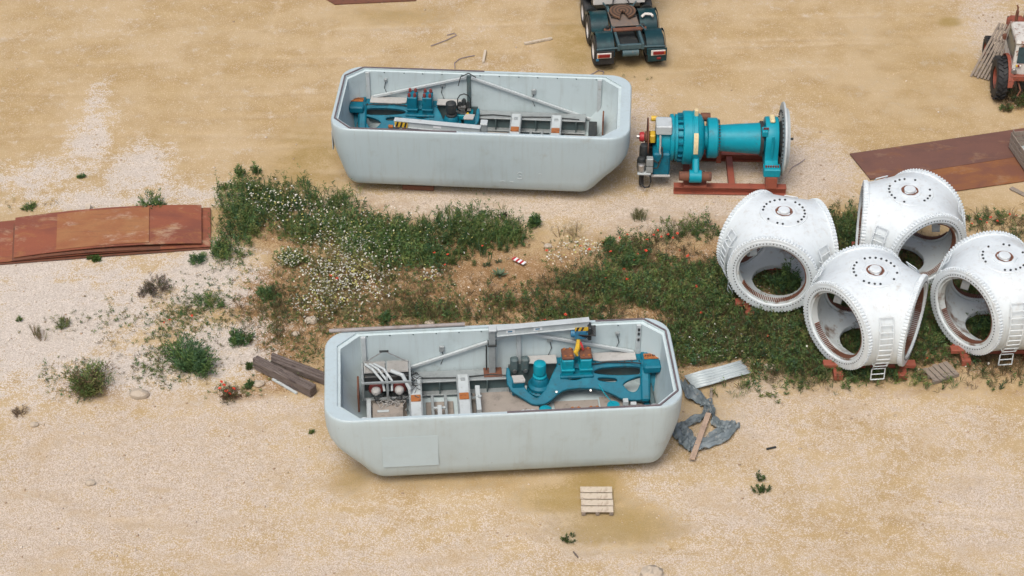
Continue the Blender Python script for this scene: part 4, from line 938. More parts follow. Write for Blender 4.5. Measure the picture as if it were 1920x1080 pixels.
    nt_.links.new(mp_.outputs[0], w.inputs['Vector']); nt_.links.new(mix(nt_, w.outputs['Fac'], (.055, .04, .034), (.20, .115, .07)), b.inputs['Base Color']); b.inputs['Roughness'].default_value = .4; b.inputs['Metallic'].default_value = .3
    M = Matrix.Translation((0, 1.35, 1.21)) @ Matrix.Rotation(R(4), 4, 'X')
    plate2d('fifth_wheel', pts, [], .06, .015, M, m, t)
    for sx in (-1, 1): MB().box(sx*.33-.10, sx*.33+.10, 1.12, 1.5, 1.076, 1.165, .02).build('pedestal', DARK, t)
    # cab back and cab (most of it lies beyond the picture)
    cab = MB().box(-1.22, 1.22, 2.25, 4.4, 1.18, 3.2, .12).build('cab', TRUCKG, t)
    MB().box(-.92, .92, 2.06, 2.24, 1.10, 1.75, .02).build('cab_back_panel', PLATEW, cab, label='pale grey panel behind the cab')
    for sx in (-1, 1):
        MB().box(sx*1.0-.2, sx*1.0+.2, 3.2, 4.3, .55, 1.17, .06).build('step_box', TRUCKG, cab)
        MB().cyl((sx*1.0, 2.05, .78), (sx*1.0, 2.06+.2, .78), .22, 16).build('air_tank', DARK, t)
        MB().tube([(sx*.25, 1.9, 1.12), (sx*.3, 1.7, 1.3), (sx*.2, 2.06, 1.45)], .025, 6).build('air_hose', BLACK, t)
    MB().box(-1.0, 1.0, 4.401, 4.43, 2.1, 3.0, .01).build('windscreen', GLASSD, cab)
    MB().box(-.365, .365, .05, 2.0, .42, .74, .06).build('driveline', DARK, t)
    for sx in (-1, 1):
        MB().box(sx*.56-.07, sx*.56+.07, -.35, 1.9, .48, .80, .03).build('leaf_spring', DARK, t)
        MB().cyl((sx*.52, .70, .84), (sx*.74, .70, .84), .10, 12).build('spring_hub', RUSTB, t)
        MB().cyl((sx*.62, .72, .60), (sx*.62, .72, 1.02), .07, 10).build('damper', DARK, t)
    MB().cyl((0, .85, .62), (0, 2.2, .70), .09, 12).build('prop_shaft', CHASSIS, t)
    MB().tube([(.62, 1.0, 1.16), (.75, 1.05, 1.24), (.95, 1.0, 1.24), (1.0, .9, 1.22)], .05, 6).build('pale_rag', PLATEW, t)
truck()

# ================================================================== OLD FARM TRACTOR
def tractor():
    t = thing('farm_tractor', 'old red tractor with peeling white cab at the right edge', 'tractor', (17.25, 10.55, 0), -3)
    RW = .72
    m = MB(); m.lathe([(.38, -.17), (RW*.86, -.19), (RW*.95, -.15), (RW*.96, .15), (RW*.86, .19), (.38, .17)], 32, 'x', False)
    for k in range(20):
        for sx in (-1, 1):
            a = 2*PI*(k+.5*(sx > 0))/20; m.M = Matrix.Rotation(a, 4, 'X') @ Matrix.Translation((sx*.085, 0, RW*.96)) @ Matrix.Rotation(sx*R(38), 4, 'Z'); m.box(-.10, .10, -.03, .03, -.02, .05)
    m.M = Matrix(); ty = m.mesh('lug_tyre', BLACK)
    m = MB(); m.lathe([(0, -.05), (.14, -.06), (.16, -.01), (.33, .0), (.39, -.14), (.39, .14)], 24, 'x', False); rm = m.mesh('red_rim', TRACR)
    for sx in (-1, 1):
        w = ob('rear_wheel', ty, t); w.location = (sx*.80, 0, RW); w.rotation_euler = (0, 0, 0 if sx < 0 else PI); ob('rim', rm, w)
        w = ob('front_wheel', ty, t); w.location = (sx*.84, 2.25, .46); w.scale = (.68, .64, .64); w.rotation_euler = (0, 0, R(0 if sx < 0 else 180)); ob('rim', rm, w)
        f = MB(); f.M = Matrix.Translation((sx*.585, 0, RW)); arc_guard(f, .80, .16, 20, 172, .03); f.build('fender', TRACR, t)
        MB().box(sx*.56-.1, sx*.56+.1, -.76, -.72, .92, 1.08, .01).build('fender_end', TRACR, t)
        lm = MB().at(Matrix.Translation((sx*.50, -.62, 1.34))).lathe([(.03, .12), (.085, .10), (.095, .0), (.085, -.015), (0, -.02)], 14, 'y').build('lamp', STEEL, t)
    MB().box(-.6, .6, -.70, -.55, 1.02, 1.22, .02).build('rear_crossbar', TRACR, t)
    MB().box(-.22, .22, -.4, 2.4, .50, 1.0, .05).build('transmission', DARK, t)
    MB().box(-.30, .30, 1.2, 2.75, .95, 1.62, .12).build('bonnet', TRACR, t)
    MB().box(-.26, .26, 2.751, 2.78, 1.0, 1.5, .01).build('grille', DARK, t)
    ex = MB().cyl((-.18, 1.75, 1.6), (-.18, 1.75, 2.3), .055, 12).build('exhaust', RUSTB, t); MB().tube([(-.18, 1.75, 2.28), (-.18, 1.76, 2.42), (-.22, 1.8, 2.5)], .03, 8).build('exhaust_tip', RUSTB, ex)
    MB().at(Matrix.Translation((.2, 1.9, 1.6))).lathe([(.05, 0), (.05, .35), (.12, .37), (.12, .5), (0, .53)], 14).build('air_cleaner', DARK, t)
    c = MB()
    rings = []
    for z, x0, y0, y1 in ((1.02, .56, -.52, 1.15), (1.55, .56, -.50, 1.15), (2.18, .50, -.30, 1.05), (2.26, .52, -.34, 1.1), (2.32, .48, -.26, 1.0)):
        rings.append([(-x0, y0, z), (x0, y0, z), (x0, y1, z), (-x0, y1, z)])
    c.loft(rings); cab = c.build('cab', TRACW, t, 20)
    for x0, x1 in ((-.44, -.02), (.02, .44)):
        MB().add([(x0, -.502, 1.60), (x1, -.502, 1.60), (x1*.93, -.325, 2.12), (x0*.93, -.325, 2.12)], [(0, 1, 2, 3)]).build('rear_window', GLASSD, cab, 0)
    for sx in (-1, 1): MB().add([(sx*.566, -.35, 1.6), (sx*.566, 1.0, 1.6), (sx*.518, .95, 2.12), (sx*.518, -.22, 2.12)], [(0, 1, 2, 3)]).build('side_window', GLASSD, cab, 0)
    MB().bar((-.02, -.52, 1.58), (-.02, -.33, 2.14), .04, .02).build('window_bar', TRACW, cab)
    for x0, mt in ((-.46, YELLOW), (-.40, REDLT), (-.34, PLATEW)): MB().box(x0, x0+.055, -.58, -.52, 1.50, 1.56, .005).build('tail_lamp', mt, cab)
    for x in (-.3, 0, .3): MB().tube([(x, -.5, .95), (x+random.uniform(-.1, .1), -.75, .7), (x, -.8, .5)], .03, 6).build('linkage_arm', RUSTB, t)
    MB().cyl((-.58, 1.25, 1.62), (-.58, 1.1, 1.62), .09, 12).build('work_lamp', RUSTB, t)
tractor()
# wooden lattice leaning on the tractor
def lattice():
    t = thing('wooden_lattice', 'grey wooden slatted frame leaning against the old tractor', 'frame', (0, 0, 0))
    A = G(1823, 143); B = G(1843, 132, .0); T = G(1883, 42, 1.75)
    o = Vector((A.x-.05, A.y, .02)); u = (Vector((T.x-.12, T.y+.1, 1.7))-o); wv = Vector((.55, -.28, .02))
    for k in range(6):
        f = .02+k*.19; MB().bar(o+wv*f+u*random.uniform(-.02, .02), o+wv*f+u*random.uniform(.94, 1.02), .085, .03, .004).build('board', WOODG, t)
    for k in range(5):
        p = o+u*(.06+k*.21)+Vector((.05, .03, -.05)); MB().bar(p-wv*.05, p+wv*1.02, .08, .06, .004).build('cross_slat', WOODG, t)
lattice()

# ================================================================== STEEL PLATES
def slab(name, pts, z0, th, mat, label, parent=None, cat='steel plate', group=None, sub=1, bend=None):
    """four ground corners -> thick plate, local origin at its middle so textures stay on it"""
    c = sum((Vector((p[0], p[1], 0)) for p in pts), Vector())/4; m = MB(); n = sub
    a, b, d, e = [Vector((p[0], p[1], 0))-c for p in pts]      # left-far, right-far, right-near, left-near
    top = []
    for i in range(n+1):
        t = i/n; f_ = a.lerp(b, t); q = e.lerp(d, t); zz = bend(t) if bend else 0
        top += [(f_.x, f_.y, zz+th), (q.x, q.y, zz+th), (f_.x, f_.y, zz), (q.x, q.y, zz)]
    fs = []
    for i in range(n):
        o = i*4; fs += [(o, o+1, o+5, o+4), (o+2, o+6, o+7, o+3), (o, o+4, o+6, o+2), (o+1, o+3, o+7, o+5)]
    fs += [(0, 2, 3, 1), (n*4, n*4+1, n*4+3, n*4+2)]
    m.add(top, fs); o = m.build(name, mat, parent, 30, None if not parent else label)
    o.location = (c.x, c.y, z0)
    if not parent: tag(o, label, cat, group)
    return o
g = lambda x, y, z=0: tuple(G(x, y, z))[:2]
def right_plates():
    a, b = g(1593, 288, .03), g(1888, 247, .03); c, d = g(1912, 295, .03), g(1632, 336, .03)
    slab('steel_plate', [a, (b[0]+2.2, b[1]+.62), (c[0]+2.2, c[1]+.62), d], .012, .022, PLATE_R, 'purple-brown rusted plate, the farther of two behind the hubs', group='rusted plates on the right')
    a, b = g(1650, 333, .02), g(1905, 297, .02); c, d = g(1925, 343, .02), g(1690, 372, .02)
    slab('steel_plate', [a, (b[0]+2.5, b[1]+.78), (c[0]+2.5, c[1]+.70), d], .0, .02, PLATE_R2, 'orange-brown rusted plate, the nearer of two behind the hubs', group='rusted plates on the right')
right_plates()
slab('steel_plate', [g(560, -30), g(790, -25), g(780, 2), g(628, 9)], .0, .03, RUSTB, 'dark rusty plate cut off by the top edge of the photo', group=None)
def left_stack():
    arch = lambda h: (lambda t: h*(1-((t-.52)/.55)**2) if abs(t-.52) < .55 else 0)
    z = 0
    LF, RF_, RN, LN = (-15.35, 3.30), (-9.45, 3.98), (-9.20, 1.95), (-15.0, 1.22)
    P = lambda f0, f1, y0=0, y1=1: [tuple(Vector(LF).lerp(Vector(RF_), f0).lerp(Vector(LN).lerp(Vector(RN), f0), y0)), tuple(Vector(LF).lerp(Vector(RF_), f1).lerp(Vector(LN).lerp(Vector(RN), f1), y0)),
                                   tuple(Vector(LF).lerp(Vector(RF_), f1).lerp(Vector(LN).lerp(Vector(RN), f1), y1)), tuple(Vector(LF).lerp(Vector(RF_), f0).lerp(Vector(LN).lerp(Vector(RN), f0), y1))]
    L = ['lowest plate in the stack of bent rusty plates on the left', 'second plate from the bottom in the left rusty stack', 'third plate from the bottom in the left rusty stack', 'long red-brown top plate of the left stack, arched in the middle']
    G_ = 'bent rusty plates stacked on the left'
    slab('bent_plate', P(-.15, 1.0, -.02, 1.02), .0, .022, RUSTB, L[0], group=G_, sub=16, bend=arch(.03))
    slab('bent_plate', P(-.13, 1.0, 0, 1.0), .045, .022, PLATE_L, L[1], group=G_, sub=16, bend=arch(.08))
    slab('bent_plate', P(-.02, .74, .1, 1.01), .085, .022, RUSTB, L[2], group=G_, sub=16, bend=arch(.12))
    slab('bent_plate', P(-.01, .955, -.01, .97), .135, .022, PLATE_L, L[3], group=G_, sub=16, bend=arch(.17))
    slab('thin_plate', P(.21, .685, .05, .94), .162, .012, PLATE_O, 'ochre rusted sheet with pale stains lying on the left stack', group=G_, sub=10, bend=lambda t: .17*(1-((.218+t*.475-.52)/.55)**2)*.99+.01)
    for i, (px, py, lab) in enumerate(((160, 470, 'pale wooden wedge under the front edge of the left rusty stack'), (166, 394, 'pale wooden wedge at the back edge of the left rusty stack'))):
        p = G(px, py); tag(MB().at(Matrix.Translation((p.x, p.y, 0)) @ Matrix.Rotation(R(6), 4, 'Z')).box(-.08, .08, -.15, .12, -.01, .17, .01).build('wooden_wedge', WOODP), lab, 'wedge')
    p = G(224, 465); m = MB()
    for k in range(5):
        m.tube([(p.x+random.uniform(-.2, .2), p.y-.05, .28+random.uniform(-.03, .03)), (p.x, p.y-.08, .25), (p.x+random.uniform(-.25, .25), p.y-.1, .2+random.uniform(-.1, .12))], .012, 5)
    tag(m.build('strap_knot', WIRE), 'knotted wire strap at the front edge of the left rusty stack', 'strap')
left_stack()

# ================================================================== TIMBER, PALLETS, LOOSE BITS
def pallet(label, c, rz, w, d, mat, boards, jitter=.0, seedv=1):
    rd = random.Random(seedv); t = thing('pallet', label, 'pallet', (c[0], c[1], 0), rz, 'wooden pallets on the ground')
    for x in (-w/2+.06, 0, w/2-.06): MB().box(x-.05, x+.05, -d/2, d/2, .0, .09, .004).build('runner', WOODG, t)
    bw = d/boards
    for k in range(boards):
        y = -d/2+(k+.5)*bw; o = MB().box(-w/2, w/2, -bw*.42, bw*.42, 0, .028, .005).build('board', mat, t); o.location = (rd.uniform(-1, 1)*jitter, y, .092+rd.uniform(0, .004)); o.rotation_euler = (0, 0, rd.uniform(-1, 1)*jitter)
    return t
p = G(1119, 942); pallet('small pale pallet on the damp sand before the nearer tub', p, 0, .84, .98, WOODP, 4, .012, 3)
p = G(1763, 702); pallet('weathered brown pallet in the grass in front of the hubs', p, -66, .62, .85, WOODG, 5, .03, 5)
# grey crate on the right plates
def crate():
    p = G(1893, 262); t = thing('wooden_crate', 'grey slatted wooden crate standing on the rusty plates', 'crate', (17.02, 6.75, .04), 10)
    W_, D_, H_ = 1.3, 1.45, .72
    for i, y in enumerate((-D_/2, D_/2)):
        for k in range(3): MB().box(-W_/2, W_/2, y-.015, y+.015, .06+k*.2, .23+k*.2, .004).build('slat', WOODG, t)
    for x in (-W_/2-.018, W_/2+.018):
        for k in range(3): MB().box(x-.015, x+.015, -D_/2-.02, D_/2+.02, .05+k*.2, .215+k*.2, .004).build('slat', WOODG, t)
        for y in (-D_/2+.06, D_/2-.06): MB().box(x-.045 if x > 0 else x+.016, x-.016 if x > 0 else x+.045, y-.05, y+.05, .03, H_, .004).build('corner_post', WOODG, t)
    MB().box(-W_/2, W_/2, -D_/2, D_/2, .02, .045).build('crate_floor', SHEETM, t)
crate()
def stick(name, a, b, w, h, mat, label, cat, z=None):
    z = h/2 if z is None else z
    p, q = G(*a), G(*b); p.z = z; q.z = z
    return tag(MB().bar(p, q, w, h, min(w, h)*.12).build(name, mat), label, cat)
stick('wooden_stick', (983, 84), (1035, 74), .09, .09, WOODP, 'pale squared stick lying on sand left of the truck', 'stick')
stick('wooden_stick', (906, 119), (910, 97), .09, .09, WOODP, 'short pale stick pointing away behind the farther tub', 'stick')
stick('grey_board', (1895, 353), (1932, 372), .16, .04, WOODG, 'grey board end at the right edge below the rusty plates', 'board')
stick('plank', (1297, 868), (1328, 782), .15, .05, WOODT, 'long tan plank lying across the grey plastic sheet', 'plank', .14)
stick('short_strip', (1332, 757), (1334, 733), .08, .05, WOODG, 'short grey strip between plank and corrugated sheet', 'strip', .09)
stick('metal_pipe', (511, 712), (557, 739), .07, .06, LGREY, 'thin pale pipe lying in front of the dark timber', 'pipe')
stick('dark_twig', (1437, 843), (1455, 839), .05, .04, DARK, 'dark twig on the gravel right of the plank', 'twig')
stick('dark_twig', (1075, 1035), (1084, 1046), .03, .03, WOODD, 'little dark twig below the small pale pallet', 'twig')
def beams():
    for a, b, w, h, z, lab in (((480, 672), (592, 728), .30, .30, .17, 'front old dark timber beam left of the nearer tub'), ((512, 668), (640, 716), .30, .22, .13, 'rear old dark timber beam left of the nearer tub')):
        p, q = G(*a, z+h/2), G(*b, z+h/2); d = q-p; L = d.length; m = MB()
        for k in range(3):                               # split, cracked baulk: three ragged lengths of grain
            y0 = -w/2+k*w/3; m2 = m.box(-.02+random.uniform(-.1, .05), L+random.uniform(-.12, .05), y0+.004, y0+w/3-.006, -h/2+random.uniform(0, .02), h/2-random.uniform(0, .035), .012)
        m.box(.05, L-.1, -w/2+.02, w/2-.02, -h/2+.01, h/2-.05)
        o = m.build('timber_beam', WOODD); o.matrix_world = Matrix.Translation((p.x, p.y, z)) @ Matrix.Rotation(math.atan2(d.y, d.x), 4, 'Z'); tag(o, lab, 'beam', 'old timber beams')
beams()
def zigzag():
    t = thing('striped_board', 'small red and white striped marker board lying in the weeds', 'marker board', tuple(G(962, 486, .06))[:2]+(.10,), -38)
    for k in range(6): MB().box(k*.075, k*.075+.075, -.08, .08, 0, .02, .002).build('stripe', REDP if k % 2 == 0 else STICK, t)
zigzag()
def corrugated():
    o = G(1283, 706, .12); u = G(1388, 680, .12)-o; v = G(1302, 731, .10)-o; n = 72; m = MB(); vs = []; fs = []
    u.z = 0; v.z = 0
    for i in range(n+1):
        for j in (0, 1, 2, 3):
            p = v*(i/n)*1.0+u*(j/3)*(1.0+.02*math.sin(i*.7))+Vector((0, 0, .034*(1-abs(math.sin(i/n*PI*6))**.5)+.06*(j/3)+.02*math.sin(j*2+i*.05)))
            vs.append(p)
    for i in range(n):
        for j in range(3): fs.append((i*4+j, i*4+j+1, i*4+j+5, i*4+j+4))
    m.add(vs, fs); ob_ = m.build('corrugated_sheet', SHEETM, None, 60); ob_.location = o
    md = ob_.modifiers.new('s', 'SOLIDIFY'); md.thickness = .006
    tag(ob_, 'pale corrugated metal sheet lying at the edge of the grass', 'metal sheet')
corrugated()
def tarp():
    def ribbon(m, pts, wid, seed):
        rd = np.random.default_rng(seed); P = [G(*p) for p in pts]; n = 26; k = 12
        ts = np.linspace(0, len(P)-1.001, n); vs = []; fs = []
        ph = rd.random(6)*6
        for i, t_ in enumerate(ts):
            a = int(t_); f_ = t_-a; c = P[a].lerp(P[a+1], f_); d = (P[a+1]-P[a]).normalized(); s_ = Vector((-d.y, d.x, 0)); w = wid[a]*(1-f_)+wid[a+1]*f_
            for j in range(k+1):
                q = j/k-.5; zz = .05+.10*abs(math.sin(q*7+ph[0]+i*.22))+.06*abs(math.sin(i*.7+ph[1]+q*5))-.06*abs(math.sin(q*15+i*.5+ph[3]))-.01
                pt = c+s_*(q*w*.62+.03*math.sin(i*.6+ph[2]+q*3)); vs.append((pt.x, pt.y, max(.012, zz)))
        for i in range(n-1):
            for j in range(k): o = i*(k+1)+j; fs.append((o, o+1, o+k+2, o+k+1))
        m.add(vs, fs)
    m = MB()
    ribbon(m, [(1278, 720), (1300, 745), (1322, 758), (1332, 768)], [.35, .75, .6, .3], 1)
    ribbon(m, [(1332, 764), (1318, 785), (1290, 798), (1272, 806)], [.3, .35, .4, .45], 2)
    ribbon(m, [(1332, 768), (1338, 785), (1345, 800), (1365, 805)], [.22, .25, .55, .7], 3)
    ribbon(m, [(1381, 797), (1362, 815), (1330, 832), (1300, 842)], [.3, .75, .75, .55], 4)
    ribbon(m, [(1270, 800), (1282, 820), (1292, 838), (1300, 850)], [.6, .9, .7, .3], 5)
    tag(m.build('plastic_sheet', TARP, None, 60), 'crumpled grey plastic sheet beside the right end of the nearer tub', 'sheet')
tarp()
for pts, lab in (([(853, 128), (852, 118), (862, 110), (878, 106), (890, 104)], 'thin purple wire curling out behind the farther tub'), ([(808, 86), (835, 76), (856, 66), (852, 62), (838, 66)], 'thin bent wire lying on sand above the farther tub'),
                 ([(1100, 142), (1112, 138), (1122, 132), (1132, 134), (1130, 141), (1120, 143)], 'small dark wire loop on gravel below the truck')):
    P_ = [G(*q, .02) for q in pts]; tag(MB().tube(P_, .016, 5).build('loose_wire', WIRE), lab, 'wire')
tag(MB().tube([(-5.55, 7.75, 2.1), (-5.8, 7.5, 1.95), (-5.95, 7.6, 2.0)], .012, 5).build('hook_wire', WIRE), 'short bent wire at the left end of the farther tub', 'wire') if False else None
def rock(px, py, r, label, seed):
    rd = np.random.default_rng(seed); m = MB(); n, k = 10, 6; vs = []; fs = []
    for i in range(k+1):
        for j in range(n):
            a = 2*PI*j/n; t_ = PI*i/k; s_ = 1+.35*(rd.random()-.5)
            vs.append((r*1.25*s_*math.sin(t_)*math.cos(a), r*s_*math.sin(t_)*math.sin(a), r*.55*s_*math.cos(t_)))
    for i in range(k):
        for j in range(n): fs.append((i*n+j, i*n+(j+1) % n, (i+1)*n+(j+1) % n, (i+1)*n+j))
    m.add(vs, fs); p = G(px, py); o = m.build('rock', ROCK, None, 25); o.location = (p.x, p.y, r*.2); tag(o, label, 'rock', 'pale rocks on the ground')
for i, (x, y, r, l) in enumerate(((585, 602, .17, 'flat grey-white rock on bare soil above the dark timber'), (554, 627, .11, 'small pale rock just left of the nearer tub'), (262, 741, .22, 'wide tan rock right of the lower left bush'), (484, 721, .13, 'tan rock beside the green tuft left of the pipe'),
                                  (169, 906, .11, 'lone yellowish rock on the lower left gravel'), (1222, 1078, .26, 'grey rock cut off by the bottom edge'), (1028, 462, .10, 'pale rock beside the white flowers right of the weed bank'), (64, 797, .1, 'small tan rock at the left edge below the white gravel'),
                                  (1443, 690, .16, 'pale rock at the grass edge right of the corrugated sheet'), (806, 607, .12, 'pale rock behind the nearer tub on dry soil'))): rock(x, y, r, l, i+20)

# ================================================================== STONES AND VEGETATION
def np_mesh(name, V, F, col=None, mats=(), smooth=False, mi=None):
    me = bpy.data.meshes.new(name); k = F.shape[1]; me.vertices.add(len(V)); me.vertices.foreach_set('co', V.astype(np.float32).ravel())
    me.loops.add(F.size); me.loops.foreach_set('vertex_index', F.astype(np.int32).ravel()); me.polygons.add(len(F))
    me.polygons.foreach_set('loop_start', np.arange(0, F.size, k, dtype=np.int32)); me.polygons.foreach_set('loop_total', np.full(len(F), k, np.int32))
    if col is not None:
        a = me.attributes.new('col', 'FLOAT_COLOR', 'POINT'); a.data.foreach_set('color', np.concatenate([col, np.ones((len(col), 1))], 1).astype(np.float32).ravel())
    for m in mats: me.materials.append(m)
    if smooth: me.polygons.foreach_set('use_smooth', np.ones(len(F), bool))
    me.update(calc_edges=True); return me
def gz(x, y):
    soil = blobs(x, y, Z_SOIL); return (fbm(x, y, .35, 3)-.5)*.05+(fbm(x, y, 3, 3)-.5)*(.014+.07*np.clip(soil, 0, 1))-.02
_cs, _pl = G(1340, 706), G(1763, 702)
CLEAR = [(-.2, -6.6, 4, 4.6, 1.8), (-1, 6.32, -3.7, 4.4, 1.75), (_cs.x, _cs.y, 14, .95, .5), (_pl.x, _pl.y, -66, .40, .52), (-12.4, 2.6, 6, 3.3, 1.1), (14, 6.7, 13, 3.4, 1.3), (9.99, -3.0, 0, .15, .2)]
def scatter(dens_list, per_m2, clump=.0, csc=1.2, x0=-19, x1=19, y0=-13, y1=18):
    n = int((x1-x0)*(y1-y0)*per_m2); x = rng.uniform(x0, x1, n); y = rng.uniform(y0, y1, n)
    w = blobs(x, y, dens_list)**1.8
    if clump: w = w*np.clip((fbm(x, y, csc, 3)-.5)*clump+.75, 0, 1.2)
    k = rng.random(n) < w
    for cx, cy, rz, hx, hy in CLEAR:
        dx, dy = x-cx, y-cy; c, q = math.cos(R(rz)), math.sin(R(rz)); k &= ~((np.abs(c*dx+q*dy) < hx) & (np.abs(-q*dx+c*dy) < hy))
    return x[k], y[k]
def leaf_arrays(b, d, L, Wd, col, bend=.25):
    """one rhombic, slightly bent leaf per row"""
    n = len(b); rnd = rng.normal(size=(n, 3)); s = np.cross(d, rnd); s /= np.linalg.norm(s, axis=1)[:, None]+1e-9
    mid = b+d*(L*.5)[:, None]+np.array([0, 0, 1])*(L*bend*.3)[:, None]; tip = b+d*L[:, None]-np.array([0, 0, 1])*(L*bend*.2)[:, None]
    V = np.stack([b, mid-s*(Wd*.5)[:, None], tip, mid+s*(Wd*.5)[:, None]], 1).reshape(-1, 3)
    F = np.arange(4*n).reshape(n, 4); return V, F, np.repeat(col, 4, 0)
def herbs(x, y, h, k, pal, spread=.5, leaf=.16, wid=.3, z0=None, up=(10, 60), pw=1.):
    """leafy stems: k leaves on each plant at (x,y) with height h"""
    n = len(x); z = gz(x, y) if z0 is None else np.full(n, z0); a = rng.uniform(0, 2*PI, n); lean = rng.uniform(0, spread, n)
    ax = np.stack([np.cos(a)*lean, np.sin(a)*lean, np.ones(n)], 1)
    P = np.repeat(np.stack([x, y, z], 1), k, 0); A = np.repeat(ax, k, 0); H = np.repeat(h, k); t = rng.random(n*k)**pw
    b = P+A*(H*t)[:, None]+rng.normal(size=(n*k, 3))*.012
    az_ = rng.uniform(0, 2*PI, n*k); e = np.radians(rng.uniform(*up, n*k)); d = np.stack([np.cos(az_)*np.cos(e), np.sin(az_)*np.cos(e), np.sin(e)], 1)
    L = leaf*(.6+.8*rng.random(n*k))*(1.15-.5*t); pal = np.array(pal); ci = np.repeat(rng.integers(0, len(pal), n), k)
    col = pal[ci]*(.7+.6*rng.random((n*k, 1)))*(.92+.16*rng.random((n*k, 3)))
    return leaf_arrays(b, d, L, L*wid, col)
def flowers(x, y, z, r, pal):
    n = len(x); pal = np.array(pal); a = np.arange(5)*2*PI/5; tilt = rng.normal(size=(n, 2))*.35
    cx = np.cos(a)[None]*r[:, None]; cy = np.sin(a)[None]*r[:, None]
    V = np.stack([x[:, None]+cx, y[:, None]+cy, z[:, None]+cx*tilt[:, :1]+cy*tilt[:, 1:]], 2).reshape(-1, 3)
    return V, np.arange(5*n).reshape(n, 5), np.repeat(pal[rng.integers(0, len(pal), n)]*(.85+.3*rng.random((n, 1))), 5, 0)
def join(parts):
    V, F, C, o = [], [], [], 0
    for v, f, c in parts: V.append(v); F.append(f+o); C.append(c); o += len(v)
    return np.concatenate(V), np.concatenate(F), np.concatenate(C)
DK = [(0.071, 0.15, 0.053), (0.101, 0.188, 0.062), (0.057, 0.128, 0.056), (0.126, 0.204, 0.056)]
MD = [(0.114, 0.19, 0.052), (0.086, 0.159, 0.044), (0.172, 0.218, 0.057), (0.108, 0.151, 0.047), (0.2, 0.222, 0.073)]
YG = [(0.184, 0.196, 0.069), (0.23, 0.218, 0.092), (0.138, 0.161, 0.057), (0.276, 0.253, 0.127)]
DRY = [(.19, .14, .07), (.145, .105, .055), (.12, .105, .045), (.23, .18, .09), (.085, .09, .036)]
Z_BANK = [(690, 440, 60, 26, .9), (585, 425, 60, 30, .9), (450, 420, 40, 45, 1), (500, 390, 75, 40, 1), (560, 400, 60, 35, 1), (620, 395, 50, 26, .9), (640, 425, 60, 30, .8), (425, 470, 26, 20, .8), (720, 455, 60, 36, .95), (790, 462, 70, 36, 1), (870, 450, 70, 40, 1), (940, 445, 40, 28, .9), (830, 495, 50, 16, .7), (740, 495, 50, 14, .6), (480, 360, 60, 12, .7)]
Z_COVER = [(1180, 480, 60, 26, .8), (1050, 510, 60, 20, .5), (1000, 545, 70, 26, .75), (900, 545, 60, 26, .55), (1290, 510, 90, 40, .85), (820, 590, 60, 16, .5), (1350, 440, 60, 14, .7), (1330, 470, 110, 40, .95), (1230, 470, 70, 30, .8), (1330, 560, 110, 60, 1), (1280, 620, 70, 60, 1), (1400, 640, 120, 70, 1), (1500, 680, 110, 40, 1), (1590, 440, 45, 40, 1), (1750, 660, 90, 50, .9), (1880, 690, 70, 28, 1), (1640, 700, 120, 18, .8), (1700, 540, 120, 80, .9), (1490, 530, 60, 40, 1), (1860, 420, 70, 18, .7), (1560, 600, 80, 60, 1), (1210, 560, 80, 45, .75), (1110, 540, 90, 40, .75), (960, 555, 80, 30, .6), (1080, 590, 90, 16, .7), (1170, 600, 60, 25, .8), (1840, 590, 60, 60, .9), (1900, 440, 30, 25, .7)]
Z_SPARSE = [(530, 590, 70, 60, .9), (570, 640, 50, 40, .7), (760, 580, 120, 35, .9), (900, 590, 120, 25, .8), (820, 560, 150, 50, .75), (650, 590, 110, 40, .8), (620, 530, 70, 45, .9), (700, 540, 60, 40, .8), (980, 560, 110, 40, .5), (1080, 480, 70, 35, .6), (510, 560, 70, 45, .5), (380, 590, 90, 60, .85), (240, 620, 110, 50, .5), (300, 680, 90, 40, .85), (330, 630, 80, 30, .7), (140, 700, 60, 30, .6), (470, 600, 50, 40, .8), (540, 695, 60, 25, .5), (880, 520, 120, 30, .45), (60, 385, 60, 14, .35), (130, 610, 60, 30, .25), (440, 735, 50, 14, .6), (170, 735, 70, 20, .5), (1050, 590, 120, 15, .5), (450, 490, 50, 20, .5), (1190, 145, 60, 6, .12), (1780, 395, 120, 12, .2), (720, 590, 120, 20, .35), (500, 620, 60, 40, .45)]
Z_WFL = [(545, 410, 40, 30, .7), (600, 440, 55, 36, .85), (660, 460, 70, 40, .9), (640, 520, 60, 50, 1), (620, 560, 60, 40, .9), (700, 530, 40, 40, .7), (500, 390, 40, 25, .6), (760, 440, 90, 35, .3), (880, 440, 70, 30, .18), (720, 470, 50, 30, .5), (1080, 468, 40, 15, .8), (1040, 492, 20, 12, .8), (810, 520, 20, 10, .7), (1330, 650, 90, 50, .35), (1450, 650, 60, 40, .2), (1420, 560, 30, 40, .3), (1870, 690, 60, 16, .15), (1300, 560, 60, 40, .12), (860, 560, 80, 25, .2), (1395, 560, 12, 10, .5)]
